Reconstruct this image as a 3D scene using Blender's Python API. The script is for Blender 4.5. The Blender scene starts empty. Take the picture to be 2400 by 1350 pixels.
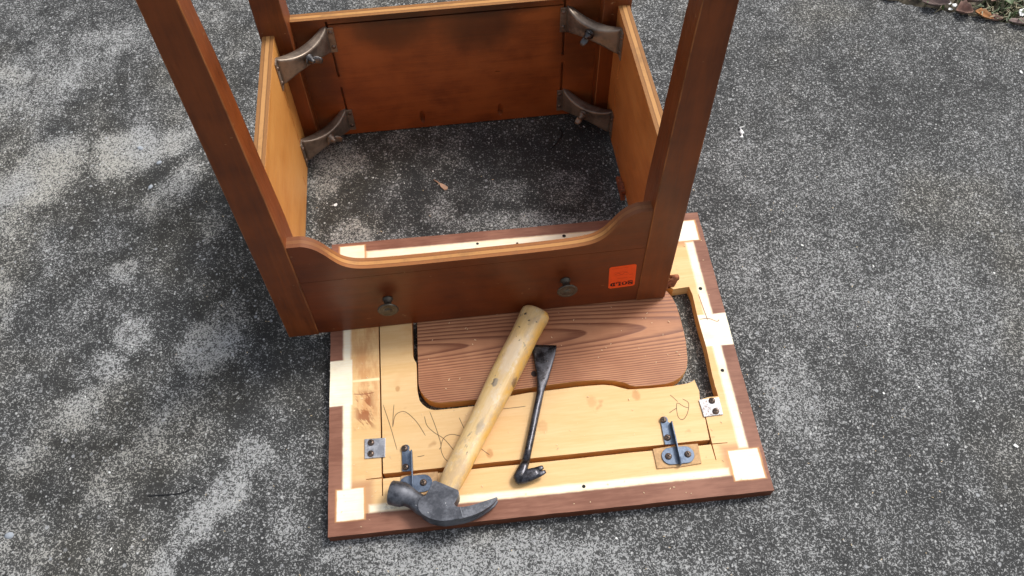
import bpy, bmesh, math, random
from mathutils import Vector, Matrix, Euler, noise as mnoise
from mathutils.geometry import tessellate_polygon

random.seed(7)
R = math.radians
scene = bpy.context.scene
C = scene.collection

# ------------------------------------------------------------------ camera
cam_data = bpy.data.cameras.new("camera")
cam_data.sensor_width = 36.0
cam_data.lens = 1943.83 / 2400 * 36.0
cam_data.clip_start = 0.02
cam_data.clip_end = 500
cam = bpy.data.objects.new("camera", cam_data)
C.objects.link(cam)
cam.matrix_world = Matrix.Translation((0, 0, 1.11867)) @ Matrix.Rotation(0.55544, 4, 'X') @ Matrix.Rotation(-0.01473, 4, 'Z')
scene.camera = cam

# ------------------------------------------------------------------ light
SUN_AZ, SUN_EL = R(52), R(52)            # azimuth measured from +Y towards +X
world = bpy.data.worlds.new("World")
scene.world = world
world.use_nodes = True
wn = world.node_tree
wn.nodes.clear()
sky = wn.nodes.new('ShaderNodeTexSky')
sky.sky_type = 'NISHITA'
sky.sun_disc = False
sky.sun_elevation = SUN_EL
sky.sun_rotation = SUN_AZ
sky.air_density = 1.2
sky.dust_density = 4.0
sky.ozone_density = 1.0
hs = wn.nodes.new('ShaderNodeHueSaturation')
hs.inputs['Saturation'].default_value = 0.40
bg = wn.nodes.new('ShaderNodeBackground')
bg.inputs['Strength'].default_value = 0.11
wo = wn.nodes.new('ShaderNodeOutputWorld')
wn.links.new(sky.outputs[0], hs.inputs['Color'])
wn.links.new(hs.outputs[0], bg.inputs[0])
wn.links.new(bg.outputs[0], wo.inputs[0])

sl = bpy.data.lights.new("sun", 'SUN')
sl.energy = 1.5
sl.angle = R(15)
sl.color = (1.0, 0.97, 0.925)
so = bpy.data.objects.new("sun", sl)
C.objects.link(so)
sd = Vector((math.sin(SUN_AZ) * math.cos(SUN_EL), math.cos(SUN_AZ) * math.cos(SUN_EL), math.sin(SUN_EL)))
so.rotation_euler = sd.to_track_quat('Z', 'Y').to_euler()
so.location = sd * 6

scene.view_settings.view_transform = 'Standard'
scene.view_settings.look = 'None'
scene.view_settings.exposure = 0.64
scene.view_settings.gamma = 1.0
scene.view_settings.use_curve_mapping = False
scene.render.engine = 'CYCLES'

# ------------------------------------------------------------------ node helpers
def lin(r, g, b, k=1.0):
    f = lambda c: ((c / 255 + 0.055) / 1.055) ** 2.4 if c / 255 > 0.04045 else c / 255 / 12.92
    return (f(r) * k, f(g) * k, f(b) * k)

class X:
    """wraps a float or vector socket so that materials read as formulas"""
    def __init__(s, nt, sock): s.nt, s.s = nt, sock
    def _m(s, op, o, swap=False):
        n = s.nt.nodes.new('ShaderNodeMath'); n.operation = op
        a, b = (o, s) if swap else (s, o)
        for i, v in enumerate((a, b)):
            if isinstance(v, X): s.nt.links.new(v.s, n.inputs[i])
            else: n.inputs[i].default_value = v
        return X(s.nt, n.outputs[0])
    def __add__(s, o): return s._m('ADD', o)
    __radd__ = __add__
    def __sub__(s, o): return s._m('SUBTRACT', o)
    def __rsub__(s, o): return s._m('SUBTRACT', o, True)
    def __mul__(s, o): return s._m('MULTIPLY', o)
    __rmul__ = __mul__
    def __truediv__(s, o): return s._m('DIVIDE', o)
    def min(s, o): return s._m('MINIMUM', o)
    def max(s, o): return s._m('MAXIMUM', o)
    def pow(s, o): return s._m('POWER', o)
    def gt(s, o): return s._m('GREATER_THAN', o)
    def un(s, op):
        n = s.nt.nodes.new('ShaderNodeMath'); n.operation = op
        s.nt.links.new(s.s, n.inputs[0]); return X(s.nt, n.outputs[0])
    def step(s, a, b, lo=0.0, hi=1.0):
        n = s.nt.nodes.new('ShaderNodeMapRange'); n.interpolation_type = 'SMOOTHSTEP'
        s.nt.links.new(s.s, n.inputs[0])
        if a > b: a, b, lo, hi = b, a, hi, lo
        n.inputs[1].default_value = a; n.inputs[2].default_value = b
        n.inputs[3].default_value = lo; n.inputs[4].default_value = hi
        return X(s.nt, n.outputs[0])

class Mat:
    def __init__(self, name, rough=0.5, metal=0.0, spec=0.5):
        self.m = bpy.data.materials.new(name); self.m.use_nodes = True
        self.nt = self.m.node_tree
        self.b = self.nt.nodes['Principled BSDF']
        self.b.inputs['Roughness'].default_value = rough
        self.b.inputs['Metallic'].default_value = metal
        self.b.inputs['Specular IOR Level'].default_value = spec
        tc = self.nt.nodes.new('ShaderNodeTexCoord')
        self.P = tc.outputs['Object']
        oi = self.nt.nodes.new('ShaderNodeObjectInfo')
        self.rand = X(self.nt, oi.outputs['Random'])
        sp = self.nt.nodes.new('ShaderNodeSeparateXYZ')
        self.nt.links.new(self.P, sp.inputs[0])
        self.x, self.y, self.z = (X(self.nt, sp.outputs[i]) for i in range(3))
    def vec(self, x, y, z):
        n = self.nt.nodes.new('ShaderNodeCombineXYZ')
        for i, v in enumerate((x, y, z)):
            if isinstance(v, X): self.nt.links.new(v.s, n.inputs[i])
            else: n.inputs[i].default_value = v
        return n.outputs[0]
    def noise(self, scale, detail=3, rough=0.5, dist=0.0, v=None, col=False):
        n = self.nt.nodes.new('ShaderNodeTexNoise')
        self.nt.links.new(v or self.P, n.inputs['Vector'])
        n.inputs['Scale'].default_value = scale; n.inputs['Detail'].default_value = detail
        n.inputs['Roughness'].default_value = rough; n.inputs['Distortion'].default_value = dist
        return n.outputs['Color'] if col else X(self.nt, n.outputs[0])
    def voro(self, scale, v=None, rnd=1.0):
        n = self.nt.nodes.new('ShaderNodeTexVoronoi')
        self.nt.links.new(v or self.P, n.inputs['Vector'])
        n.inputs['Scale'].default_value = scale; n.inputs['Randomness'].default_value = rnd
        s = self.nt.nodes.new('ShaderNodeSeparateColor')
        self.nt.links.new(n.outputs['Color'], s.inputs[0])
        return X(self.nt, n.outputs['Distance']), X(self.nt, s.outputs[0]), X(self.nt, s.outputs[1])
    def mix(self, f, a, b):
        n = self.nt.nodes.new('ShaderNodeMix'); n.data_type = 'RGBA'
        if isinstance(f, X): self.nt.links.new(f.s, n.inputs[0])
        else: n.inputs[0].default_value = f
        for i, v in ((6, a), (7, b)):
            if isinstance(v, tuple): n.inputs[i].default_value = (*v[:3], 1)
            else: self.nt.links.new(v, n.inputs[i])
        return n.outputs[2]
    def scale(self, c, f):
        n = self.nt.nodes.new('ShaderNodeMix'); n.data_type = 'RGBA'; n.blend_type = 'MULTIPLY'
        n.inputs[0].default_value = 1
        if isinstance(c, tuple): n.inputs[6].default_value = (*c, 1)
        else: self.nt.links.new(c, n.inputs[6])
        self.nt.links.new(self.vec(f, f, f), n.inputs[7])
        return n.outputs[2]
    def color(self, c):
        if isinstance(c, tuple): self.b.inputs['Base Color'].default_value = (*c, 1)
        else: self.nt.links.new(c, self.b.inputs['Base Color'])
        return self
    def rough(self, f): self.nt.links.new(f.s, self.b.inputs['Roughness']); return self
    def bump(self, h, dist=0.001, strength=1.0):
        n = self.nt.nodes.new('ShaderNodeBump')
        n.inputs['Strength'].default_value = strength; n.inputs['Distance'].default_value = dist
        self.nt.links.new(h.s, n.inputs['Height'])
        self.nt.links.new(n.outputs[0], self.b.inputs['Normal']); return self
    def rect(self, u, v, u0, u1, v0, v1, s=0.0008):
        d = (u - u0).min(u1 - u).min((v - v0).min(v1 - v))
        return d.step(-s, s)

# ------------------------------------------------------------------ mesh helpers
def link(name, me, mats, parent=None):
    o = bpy.data.objects.new(name, me); C.objects.link(o)
    for m in (mats if isinstance(mats, (list, tuple)) else [mats]):
        me.materials.append(m.m if isinstance(m, Mat) else m)
    if parent: o.parent = parent
    return o

def mesh(verts, faces, idx=None, smooth=False):
    me = bpy.data.meshes.new("mesh"); me.from_pydata([tuple(v) for v in verts], [], faces); me.update()
    if idx: me.polygons.foreach_set('material_index', idx)
    if smooth: me.polygons.foreach_set('use_smooth', [True] * len(me.polygons))
    return me

def box_vf(x0, x1, y0, y1, z0, z1):
    v = [(x0, y0, z0), (x1, y0, z0), (x1, y1, z0), (x0, y1, z0), (x0, y0, z1), (x1, y0, z1), (x1, y1, z1), (x0, y1, z1)]
    return v, [(0, 3, 2, 1), (4, 5, 6, 7), (0, 1, 5, 4), (1, 2, 6, 5), (2, 3, 7, 6), (3, 0, 4, 7)]

def join_vf(parts):
    V, F, I = [], [], []
    for p in parts:
        v, f = p[0], p[1]; k = p[2] if len(p) > 2 else 0
        o = len(V); V += list(v); F += [tuple(i + o for i in q) for q in f]; I += [k] * len(f)
    return V, F, I

def area2(p): return sum(p[i][0] * p[(i + 1) % len(p)][1] - p[(i + 1) % len(p)][0] * p[i][1] for i in range(len(p)))

def prism_vf(poly, z0, z1, hole=None, tag_side=None):
    """polygon (with an optional hole) in x,y extruded z0..z1; returns verts, faces, material index (0 top/bottom, 1 outer side, 2 hole side)"""
    if area2(poly) < 0: poly = poly[::-1]
    loops = [poly]
    if hole:
        if area2(hole) > 0: hole = hole[::-1]
        loops.append(hole)
    flat = [p for l in loops for p in l]; n = len(flat)
    tri = tessellate_polygon([[Vector((p[0], p[1], 0)) for p in l] for l in loops])
    V = [(p[0], p[1], z1) for p in flat] + [(p[0], p[1], z0) for p in flat]
    F, I = [], []
    for t in tri:
        a, b, c = (flat[i] for i in t)
        s = (b[0] - a[0]) * (c[1] - a[1]) - (b[1] - a[1]) * (c[0] - a[0])
        t = tuple(t) if s > 0 else tuple(t[::-1])
        F.append(t); I.append(0); F.append(tuple(n + i for i in t[::-1])); I.append(0)
    o = 0
    for k, l in enumerate(loops):
        m = len(l)
        for i in range(m):
            j = (i + 1) % m
            F.append((o + i, n + o + i, n + o + j, o + j)); I.append(1 + k)
        o += m
    return V, F, I

def tube_vf(rings, cap=True):
    m = len(rings[0]); V = [tuple(p) for r in rings for p in r]; F = []
    for i in range(len(rings) - 1):
        for j in range(m):
            k = (j + 1) % m
            F.append((i * m + j, i * m + k, (i + 1) * m + k, (i + 1) * m + j))
    if cap:
        F.append(tuple(range(m - 1, -1, -1))); F.append(tuple((len(rings) - 1) * m + j for j in range(m)))
    return V, F

def lathe_vf(profile, n=24, M=Matrix()):
    rings = [[M @ Vector((r * math.cos(2 * math.pi * j / n), r * math.sin(2 * math.pi * j / n), h)) for j in range(n)] for r, h in profile]
    return tube_vf(rings)

def catmull(pts, n=8):
    P = [Vector(p) for p in pts]; P = [P[0] * 2 - P[1]] + P + [P[-1] * 2 - P[-2]]; out = []
    for i in range(1, len(P) - 2):
        for k in range(n):
            t = k / n
            out.append(0.5 * ((2 * P[i]) + (-P[i - 1] + P[i + 1]) * t + (2 * P[i - 1] - 5 * P[i] + 4 * P[i + 1] - P[i + 2]) * t * t + (-P[i - 1] + 3 * P[i] - 3 * P[i + 1] + P[i + 2]) * t ** 3))
    out.append(P[-2]); return out

def bevel(o, w=0.0006, seg=2):
    b = o.modifiers.new('bevel', 'BEVEL'); b.width = w; b.segments = seg; b.limit_method = 'ANGLE'; b.angle_limit = R(35)
    return o

def cut(o, vf):
    """boolean-subtract a set of boxes/cylinders and keep the evaluated mesh"""
    cm = mesh(vf[0], vf[1]); c = bpy.data.objects.new('cutter', cm); C.objects.link(c)
    md = o.modifiers.new('cut', 'BOOLEAN'); md.object = c; md.operation = 'DIFFERENCE'; md.solver = 'EXACT'
    try: md.use_self = True
    except Exception: pass
    c.matrix_world = o.matrix_world
    par = o.parent; o.parent = None
    dg = bpy.context.evaluated_depsgraph_get()
    nm = bpy.data.meshes.new_from_object(o.evaluated_get(dg))
    o.modifiers.clear(); o.data = nm; o.parent = par
    bpy.data.objects.remove(c)
    return o

def thing(name, label, cat, M=Matrix(), group=None):
    o = bpy.data.objects.new(name, None); C.objects.link(o); o.empty_display_size = 0.05
    o.matrix_world = M; o['label'] = label; o['category'] = cat
    if group: o['group'] = group
    return o

def tag(o, label, cat, group=None):
    o['label'] = label; o['category'] = cat
    if group: o['group'] = group
    return o

# ------------------------------------------------------------------ materials
def concrete():
    M = Mat('weathered_concrete', 0.9, spec=0.25)
    at = M.nt.nodes.new('ShaderNodeAttribute'); at.attribute_name = 'wear_shade'
    m = X(M.nt, at.outputs['Fac'])
    at2 = M.nt.nodes.new('ShaderNodeAttribute'); at2.attribute_name = 'tint'
    tone = X(M.nt, at2.outputs['Fac'])
    # exposed fine aggregate: threads and grains whose density follows the painted shade and wear
    g1 = M.noise(270, 3, 0.72, 0.9); g2 = M.noise(540, 1, 0.6)
    gg = g1 * 0.68 + g2 * 0.32
    clump = M.noise(75, 2, 0.6, 0.5)
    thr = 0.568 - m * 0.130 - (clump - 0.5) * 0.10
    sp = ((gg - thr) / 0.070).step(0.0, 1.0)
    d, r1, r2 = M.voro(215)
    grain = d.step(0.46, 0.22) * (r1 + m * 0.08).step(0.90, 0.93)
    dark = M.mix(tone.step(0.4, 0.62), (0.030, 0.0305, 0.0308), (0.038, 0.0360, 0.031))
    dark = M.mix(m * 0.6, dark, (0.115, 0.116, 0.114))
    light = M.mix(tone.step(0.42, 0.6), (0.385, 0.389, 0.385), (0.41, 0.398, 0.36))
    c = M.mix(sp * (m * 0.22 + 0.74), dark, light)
    c = M.mix(grain * (r2 * 0.7 + 0.2), c, (0.56, 0.56, 0.55))
    # paler, larger sand grains and a few flat chips of aggregate
    d4, r7, r8 = M.voro(120)
    chip = (d4 + (g2 - .5) * .35).step(0.36, 0.24) * r7.step(0.955, 0.965)
    c = M.mix(chip * (r8 * 0.5 + 0.25), c, (0.42, 0.43, 0.44))
    # small dark lichen pits over everything
    pit = M.noise(120, 3, 0.72).step(0.425, 0.34)
    c = M.mix(pit * 0.66, c, (0.024, 0.0245, 0.025))
    c = M.mix(tone.step(0.66, 0.8, 0, 0.35), c, (0.085, 0.072, 0.04))
    M.color(c)
    M.bump(gg * 1.3 + grain * 0.35, 0.0018, 0.8)
    return M

def stained(name, dark, light, axis='z', rough=0.33, coat=0.12, scratch=0.25, wearcol=(0.45, 0.26, 0.12), mott=0.5, dark_ovals=None):
    """stained varnished timber, grain running along the given axis"""
    M = Mat(name, rough)
    k = {'x': (0.07, 1, 1), 'y': (1, 0.07, 1), 'z': (1, 1, 0.07)}[axis]
    o = M.rand * 7.3
    v = M.vec(M.x * k[0] + o, M.y * k[1] + o * 0.7, M.z * k[2])
    fine = M.noise(420, 4, 0.65, 0.3, v=v)
    band = M.noise(55, 3, 0.55, 0.8, v=v)
    blot = M.noise(14, 4, 0.6, v=M.vec(M.x + o, M.y, M.z))
    f = (fine * 0.30 + band * 0.35 + blot * mott - (0.15 + 0.5 * mott)).step(-0.12, 0.36)
    c = M.mix(f, dark, light)
    for (cx, cz, rx, rz, k_) in (dark_ovals or ()):  # soft dark ovals mixed into the colour at fixed places
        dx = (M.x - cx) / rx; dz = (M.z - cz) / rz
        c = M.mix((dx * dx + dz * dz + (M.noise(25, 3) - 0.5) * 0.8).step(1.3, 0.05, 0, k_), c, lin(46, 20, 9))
    nick = M.noise(210, 2, 0.5, v=M.vec(M.x * 0.4 + o, M.y * 0.4, M.z)).step(0.735, 0.76) * scratch
    c = M.mix(nick, c, wearcol)
    M.color(c)
    M.b.inputs['Coat Weight'].default_value = coat
    M.b.inputs['Coat Roughness'].default_value = 0.22
    M.rough(fine.step(0.3, 0.7, rough - 0.05, rough + 0.12))
    M.bump(fine * 0.6 + band * 0.3, 0.0004, 0.35)
    return M

def ply_edge(name, axis, t0, t, lightc, darkc, stain_z=False):
    """raw plywood edge: veneers as bands across the thickness"""
    M = Mat(name, 0.65, spec=0.3)
    c0 = {'x': M.x, 'y': M.y}[axis]
    s = ((c0 - t0) / t + (M.noise(40, 3) - 0.5) * 0.05)
    b = (s * 5.0).un('FRACT'); core = (((s - 0.5).un('ABSOLUTE')).step(0.1, 0.2))
    g = M.noise(300, 4, 0.7, v=M.vec(M.x, M.y * 0.5, M.z * 0.5))
    c = M.mix((core * 0.6 + g * 0.5).step(0.3, 0.9), lightc, darkc)
    line = (((s - 0.30).un('ABSOLUTE')).min((s - 0.70).un('ABSOLUTE'))).step(0.05, 0.015)
    c = M.mix(line * 0.55, c, tuple(q * 0.45 for q in darkc))
    if stain_z: c = M.mix((M.z + (g - .5) * .03).step(.165, .200, 0, .8), c, lin(112, 66, 42))
    c = M.mix(M.noise(24, 4, .7).step(.5, .75, 0, .5), c, lin(120, 84, 52))
    M.color(c); M.bump(g, 0.0006, 0.5)
    return M

PEACH = lin(229, 183, 118)
def pale_wood_color(M, u, v, along='u'):
    vv = M.vec(u * 0.08, v, 0.0) if along == 'u' else M.vec(u, v * 0.08, 0.0)
    fine = M.noise(380, 4, 0.6, 0.2, v=vv)
    band = M.noise(38, 3, 0.6, 1.0, v=vv)
    c = M.mix((fine * 0.4 + band * 0.6).step(0.3, 0.72), lin(226, 182, 122), lin(236, 199, 146))
    bl = M.noise(11, 4, 0.6)
    c = M.mix(bl.step(0.56, 0.78, 0, 0.45), c, lin(205, 140, 75))
    kn = M.noise(33, 2, 0.5, v=M.vec(u + 3.3, v + 1.2, 0)).step(0.70, 0.78)
    c = M.mix(kn * 0.45, c, lin(165, 105, 50))
    dirt = M.noise(120, 4, 0.75).step(0.66, 0.74)
    c = M.mix(dirt * 0.25, c, lin(130, 90, 55))
    return c, fine

def panel_underside():
    M = Mat('masked_stained_underside', 0.6, spec=0.35)
    n1 = (M.noise(60, 3, 0.6) - 0.5) * 0.0022
    n2 = (M.noise(60, 3, 0.6, v=M.vec(M.x + 4, M.y, 0.2)) - 0.5) * 0.0022
    u, v = M.x + n1, M.y + n2
    c, fine = pale_wood_color(M, M.x, M.y)
    # darker, orange-brown old glue and stain along the left-hand strip
    smear = M.rect(u, v, .033, .072, .165, .345, .010) * M.noise(70, 4, 0.7, v=M.vec(M.x, M.y * 0.25, 0)).step(0.38, 0.62)
    c = M.mix(smear * 0.6, c, lin(200, 132, 78))
    smear2 = M.rect(u, v, .038, .062, .150, .205, .007) * M.noise(190, 3, 0.7, v=M.vec(M.x * 0.5 + M.y * .3, M.y * 0.18, 0)).step(0.42, 0.55)
    c = M.mix(smear2 * 0.8, c, lin(150, 78, 38))
    # stained border
    inner = M.rect(u, v, .0195, .580, .0268, .452, .0011)
    bgrain = M.noise(240, 4, 0.6, v=M.vec(M.x * 0.12, M.y, 0))
    brown = M.mix((bgrain * 0.5 + M.noise(18, 3) * 0.5).step(0.35, 0.65), lin(122, 78, 60), lin(148, 102, 82))
    halo_c = (inner * -1.0 + 1.0)
    c = M.mix(halo_c, c, brown)
    # pink-brown overspray in the corners and beside the strips
    over = None
    for q in ((.000, .060, .010, .072), (.542, .600, .008, .070), (.002, .061, .418, .470), (.546, .600, .409, .470)):
        k = M.rect(M.x, M.y, *q, .006); over = k if over is None else over.max(k)
    c = M.mix(over * inner * 0.6, c, lin(176, 118, 84))
    c = M.mix(M.rect(M.x, M.y, .045, .555, .0225, .0275, .004) * 0.0, c, brown)
    # unstained strips where the frame was glued, and leg squares
    strips = [(.055, .5455, .0272, .0372), (.056, .5455, .4385, .4518), (.0196, .0305, .0615, .430), (.5675, .580, .064, .4135)]
    squares = [(.0115, .0475, .0195, .062), (.5512, .5925, .0185, .0612), (.0135, .0525, .424, .465), (.553, .5905, .4172, .4557)]
    rects = [(-.01, .0325, .1864, .2595), (.557, .61, .2245, .279)]
    halo = None; w = None
    for q in squares:
        k = M.rect(u, v, q[0] - .0022, q[1] + .0026, q[2] - .0012, q[3] + .0014, .0012); halo = k if halo is None else halo.max(k)
    for q in strips + squares + rects:
        k = M.rect(u, v, *q, .0028 if q in strips else .0011); w = k if w is None else w.max(k)
    c = M.mix(halo * 0.6, c, lin(218, 160, 96))
    white = M.mix((fine * 0.5 + M.noise(30, 3) * 0.5).step(0.3, 0.7), lin(248, 232, 198), lin(254, 245, 224))
    c = M.mix(w * (M.noise(22, 4, .7).step(.30, .5, .82, 1.0)), c, white)
    # torn pale slivers on the left strip
    tri = (M.x - .033).step(-.001, .001) * (((M.y - .2235).un('ABSOLUTE')) - (.0742 - M.x) * 0.02 - .0008 - (M.x - .033) * 0.035).step(.0006, -.0006) * (M.x - .074).step(.001, -.001)
    c = M.mix(tri, c, lin(250, 226, 176))
    # grime and dents
    gr = M.noise(95, 5, 0.8).step(0.67, 0.73)
    c = M.mix(gr * 0.45, c, lin(120, 85, 60))
    gl = M.rect(u, v, .075, .125, .029, .038, .004) * M.noise(130, 4, .8).step(.45, .6)
    c = M.mix(gl * 0.5, c, lin(150, 140, 125))
    M.color(c)
    M.bump(fine * 0.5 + w * 0.15, 0.0004, 0.4)
    return M

def pale_board():
    M = Mat('pale_maple_ply', 0.55, spec=0.35)
    c, fine = pale_wood_color(M, M.x, M.y)
    for (a, b, r, k) in ((.222, .093, .006, .55), (.44, .158, .007, .5), (.375, .155, .008, .3), (.30, .125, .009, .3), (.098, .205, .004, .55)):
        dx = (M.x - a) / r; dy = (M.y - b) / (r * 1.3)
        q = (dx * dx + dy * dy + (M.noise(150, 3) - 0.5) * 1.2).step(1.1, 0.2)
        c = M.mix(q * k, c, lin(180, 118, 60))
    M.color(c); M.bump(fine, 0.0003, 0.35); return M

def pine_lid():
    M = Mat('red_brown_pine', 0.5, spec=0.4)
    u, v = M.x, M.y
    wv = v + (M.noise(3.2, 3, 0.5, v=M.vec(u * 0.8, v * 3, 0)) - 0.5) * 0.010 + (M.noise(26, 3, 0.6, v=M.vec(u * 0.3, v * 1.6, .4)) - 0.5) * 0.0042
    h = (u - .06).max(0.0) * 0.050 + 0.012
    dv = wv - 0.264
    t = (dv * dv + h * h).un('SQRT') * (dv.step(-0.10, 0.03, 1.35, 1.0))
    ring = ((t / 0.0050) + (M.noise(9, 2, v=M.vec(u * .3, v, 0)) - .5) * 1.0).un('FRACT')
    late = ring.step(0.30, 0.90) * ring.step(1.0, 0.93)
    fine = M.noise(520, 4, 0.7, v=M.vec(u * 0.035, v, 0))
    blot = M.noise(8, 4, 0.6)
    base = M.mix(blot.step(0.35, 0.65), lin(172, 116, 82), lin(194, 138, 100))
    c = M.mix((late * 0.80 + (fine - 0.5) * 0.9).max(0.0).min(1.0), base, lin(108, 58, 38))
    hole = ((u - .298) * (u - .298) + (v - .208) * (v - .208)).un('SQRT').step(.0052, .0042)
    c = M.mix(hole, c, lin(45, 24, 16))
    fl = M.noise(260, 2, 0.5, v=M.vec(u + 2, v, 0)).step(0.775, 0.79)
    c = M.mix(fl * 0.8, c, lin(235, 215, 190))
    M.color(c)
    M.rough(late.step(0, 1, 0.55, 0.40)); M.bump(late * 0.6 + fine * 0.4, 0.0005, 0.5)
    return M

def side_raw(name, a, b, sc=1.0):
    M = Mat(name, 0.6, spec=0.3)
    f = M.noise(260 * sc, 4, 0.65, v=M.vec(M.x * 0.1, M.y * 0.1, M.z * 1.6))
    M.color(M.mix(f.step(0.35, 0.65), a, b)); M.bump(f, 0.0006, 0.5); return M

def metal(name, a, b, rough=0.4, met=0.9, chips=None, sc=60):
    M = Mat(name, rough, met)
    n = M.noise(sc, 4, 0.65); f = M.noise(sc * 6, 3, 0.6)
    c = M.mix((n * 0.7 + f * 0.3).step(0.36, 0.64), a, b)
    if chips:
        c = M.mix(M.noise(130, 3, 0.6, v=M.vec(M.x + 2, M.y, M.z)).step(0.69, 0.72) * 0.8, c, chips)
    M.color(c); M.rough(n.step(0.3, 0.7, rough - 0.1, rough + 0.15)); M.bump(f * 0.5 + n * 0.5, 0.0005, 0.4)
    return M

def plain(name, c, rough=0.6, var=0.15, sc=90, spec=0.4):
    M = Mat(name, rough, spec=spec)
    n = M.noise(sc, 3, 0.6, v=M.vec(M.x + M.rand * 5, M.y, M.z))
    M.color(M.scale(c, n.step(0.3, 0.7, 1 - var, 1 + var))); M.bump(n, 0.0004, 0.4); return M

m_conc = concrete()
m_leg = stained('brown_varnished_leg', lin(82, 36, 10), lin(130, 64, 21), 'z', rough=0.42, coat=0.05, mott=0.55, scratch=.5)
m_leg_edge = stained('rubbed_leg_edge', lin(84, 40, 15), lin(158, 96, 50), 'z', rough=0.5, coat=0.0, mott=1.3)
m_apron = stained('dark_varnished_front', lin(78, 30, 6), lin(114, 50, 13), 'x', rough=0.4, coat=0.08, mott=0.8, scratch=.4)
m_back = stained('red_brown_back_panel', lin(112, 52, 18), lin(160, 86, 38), 'x', rough=0.4, mott=0.7, dark_ovals=[(.20, .225, .075, .055, .7), (.335, .215, .070, .065, .7), (.28, .245, .26, .022, .75), (.50, .17, .05, .10, .5), (.06, .16, .05, .14, .55)])
m_side = stained('honey_side_panel', lin(188, 120, 54), lin(210, 148, 78), 'y', rough=0.42, coat=0.1, wearcol=(0.6, .4, .2), mott=0.6)
m_side2 = stained('amber_side_panel', lin(176, 100, 44), lin(205, 130, 66), 'y', rough=0.42, coat=0.1, wearcol=(0.6, .4, .2), mott=0.6)
m_under = panel_underside()
m_board = pale_board()
m_lid = pine_lid()
m_edge_dark = side_raw('stained_panel_edge', lin(84, 42, 22), lin(112, 60, 34))
m_edge_cut = side_raw('sawn_brown_edge', lin(206, 150, 88), lin(228, 178, 114))
m_edge_ply = side_raw('raw_ply_edge', lin(206, 164, 104), lin(232, 198, 142))
m_edge_lid = side_raw('lid_edge', lin(205, 148, 78), lin(226, 172, 100))
m_bronze = metal('bronzed_steel', lin(116, 102, 90), lin(150, 136, 122), 0.38, 0.6, sc=30)
m_nut = metal('zinc_nut', lin(66, 64, 64), lin(112, 110, 110), 0.32, 0.85)
m_brass = metal('antique_brass', lin(74, 68, 60), lin(100, 94, 85), 0.42, 0.75)
m_plate = metal('zinc_plate', lin(150, 152, 158), lin(190, 192, 198), 0.45, 0.75, chips=lin(110, 84, 66))
m_plate2 = metal('rust_speckled_plate', lin(170, 168, 170), lin(205, 203, 205), 0.5, 0.6, sc=60)
Pq = m_plate2; Pq.color(Pq.mix(Pq.noise(330, 3, .7).step(.52, .60) * Pq.noise(60, 2).step(.38, .58), lin(182, 180, 182), lin(132, 114, 104)))
m_blue = metal('blued_steel', lin(78, 90, 108), lin(112, 124, 142), 0.42, 0.7)
m_screw = metal('brown_screw', lin(92, 76, 66), lin(128, 110, 98), 0.4, 0.75)
m_black = plain('dark_recess', (0.012, 0.011, 0.010), 0.8)
m_card = plain('tan_cardboard', lin(194, 156, 112), 0.85, 0.15, 200)
m_head = metal('worn_forged_steel', lin(72, 74, 80), lin(112, 114, 121), 0.46, 0.65, chips=lin(205, 205, 205), sc=45)
m_bar = metal('black_tool_steel', lin(48, 46, 48), lin(92, 92, 98), 0.30, 0.85, chips=lin(150, 145, 140), sc=70)
m_pencil = plain('pencil_line', lin(112, 84, 58), 0.7)
m_orange = plain('fluorescent_orange_paper', lin(252, 84, 22), 0.6, 0.04)
m_ink = plain('black_print', lin(38, 14, 10), 0.6, 0.05)
m_ink2 = plain('brown_pen', lin(196, 62, 24), 0.6, 0.05)
m_flake = plain('white_paint_flake', (0.82, 0.82, 0.80), 0.6, 0.05)
m_pebble = plain('grey_pebble', (0.33, 0.36, 0.40), 0.7, 0.1)
m_dry = plain('dry_leaf', lin(138, 108, 96), 0.7, 0.3, 60)
m_dry2 = plain('rust_leaf', lin(160, 108, 60), 0.7, 0.35, 60)
m_dry3 = plain('grey_brown_leaf', lin(126, 108, 102), 0.7, 0.3, 60)
m_twig = plain('black_twig', (0.012, 0.012, 0.013), 0.5)
m_green = plain('green_leaf', (0.07, 0.11, 0.035), 0.5, 0.35, 60)
m_grass = plain('dry_grass', (0.27, 0.235, 0.145), 0.7, 0.5, 20)
m_soil = plain('dark_soil', (0.10, 0.085, 0.062), 0.95, 0.6, 60)
m_torn = plain('torn_brown_veneer', lin(142, 84, 56), 0.75, 0.4, 160)

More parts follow.
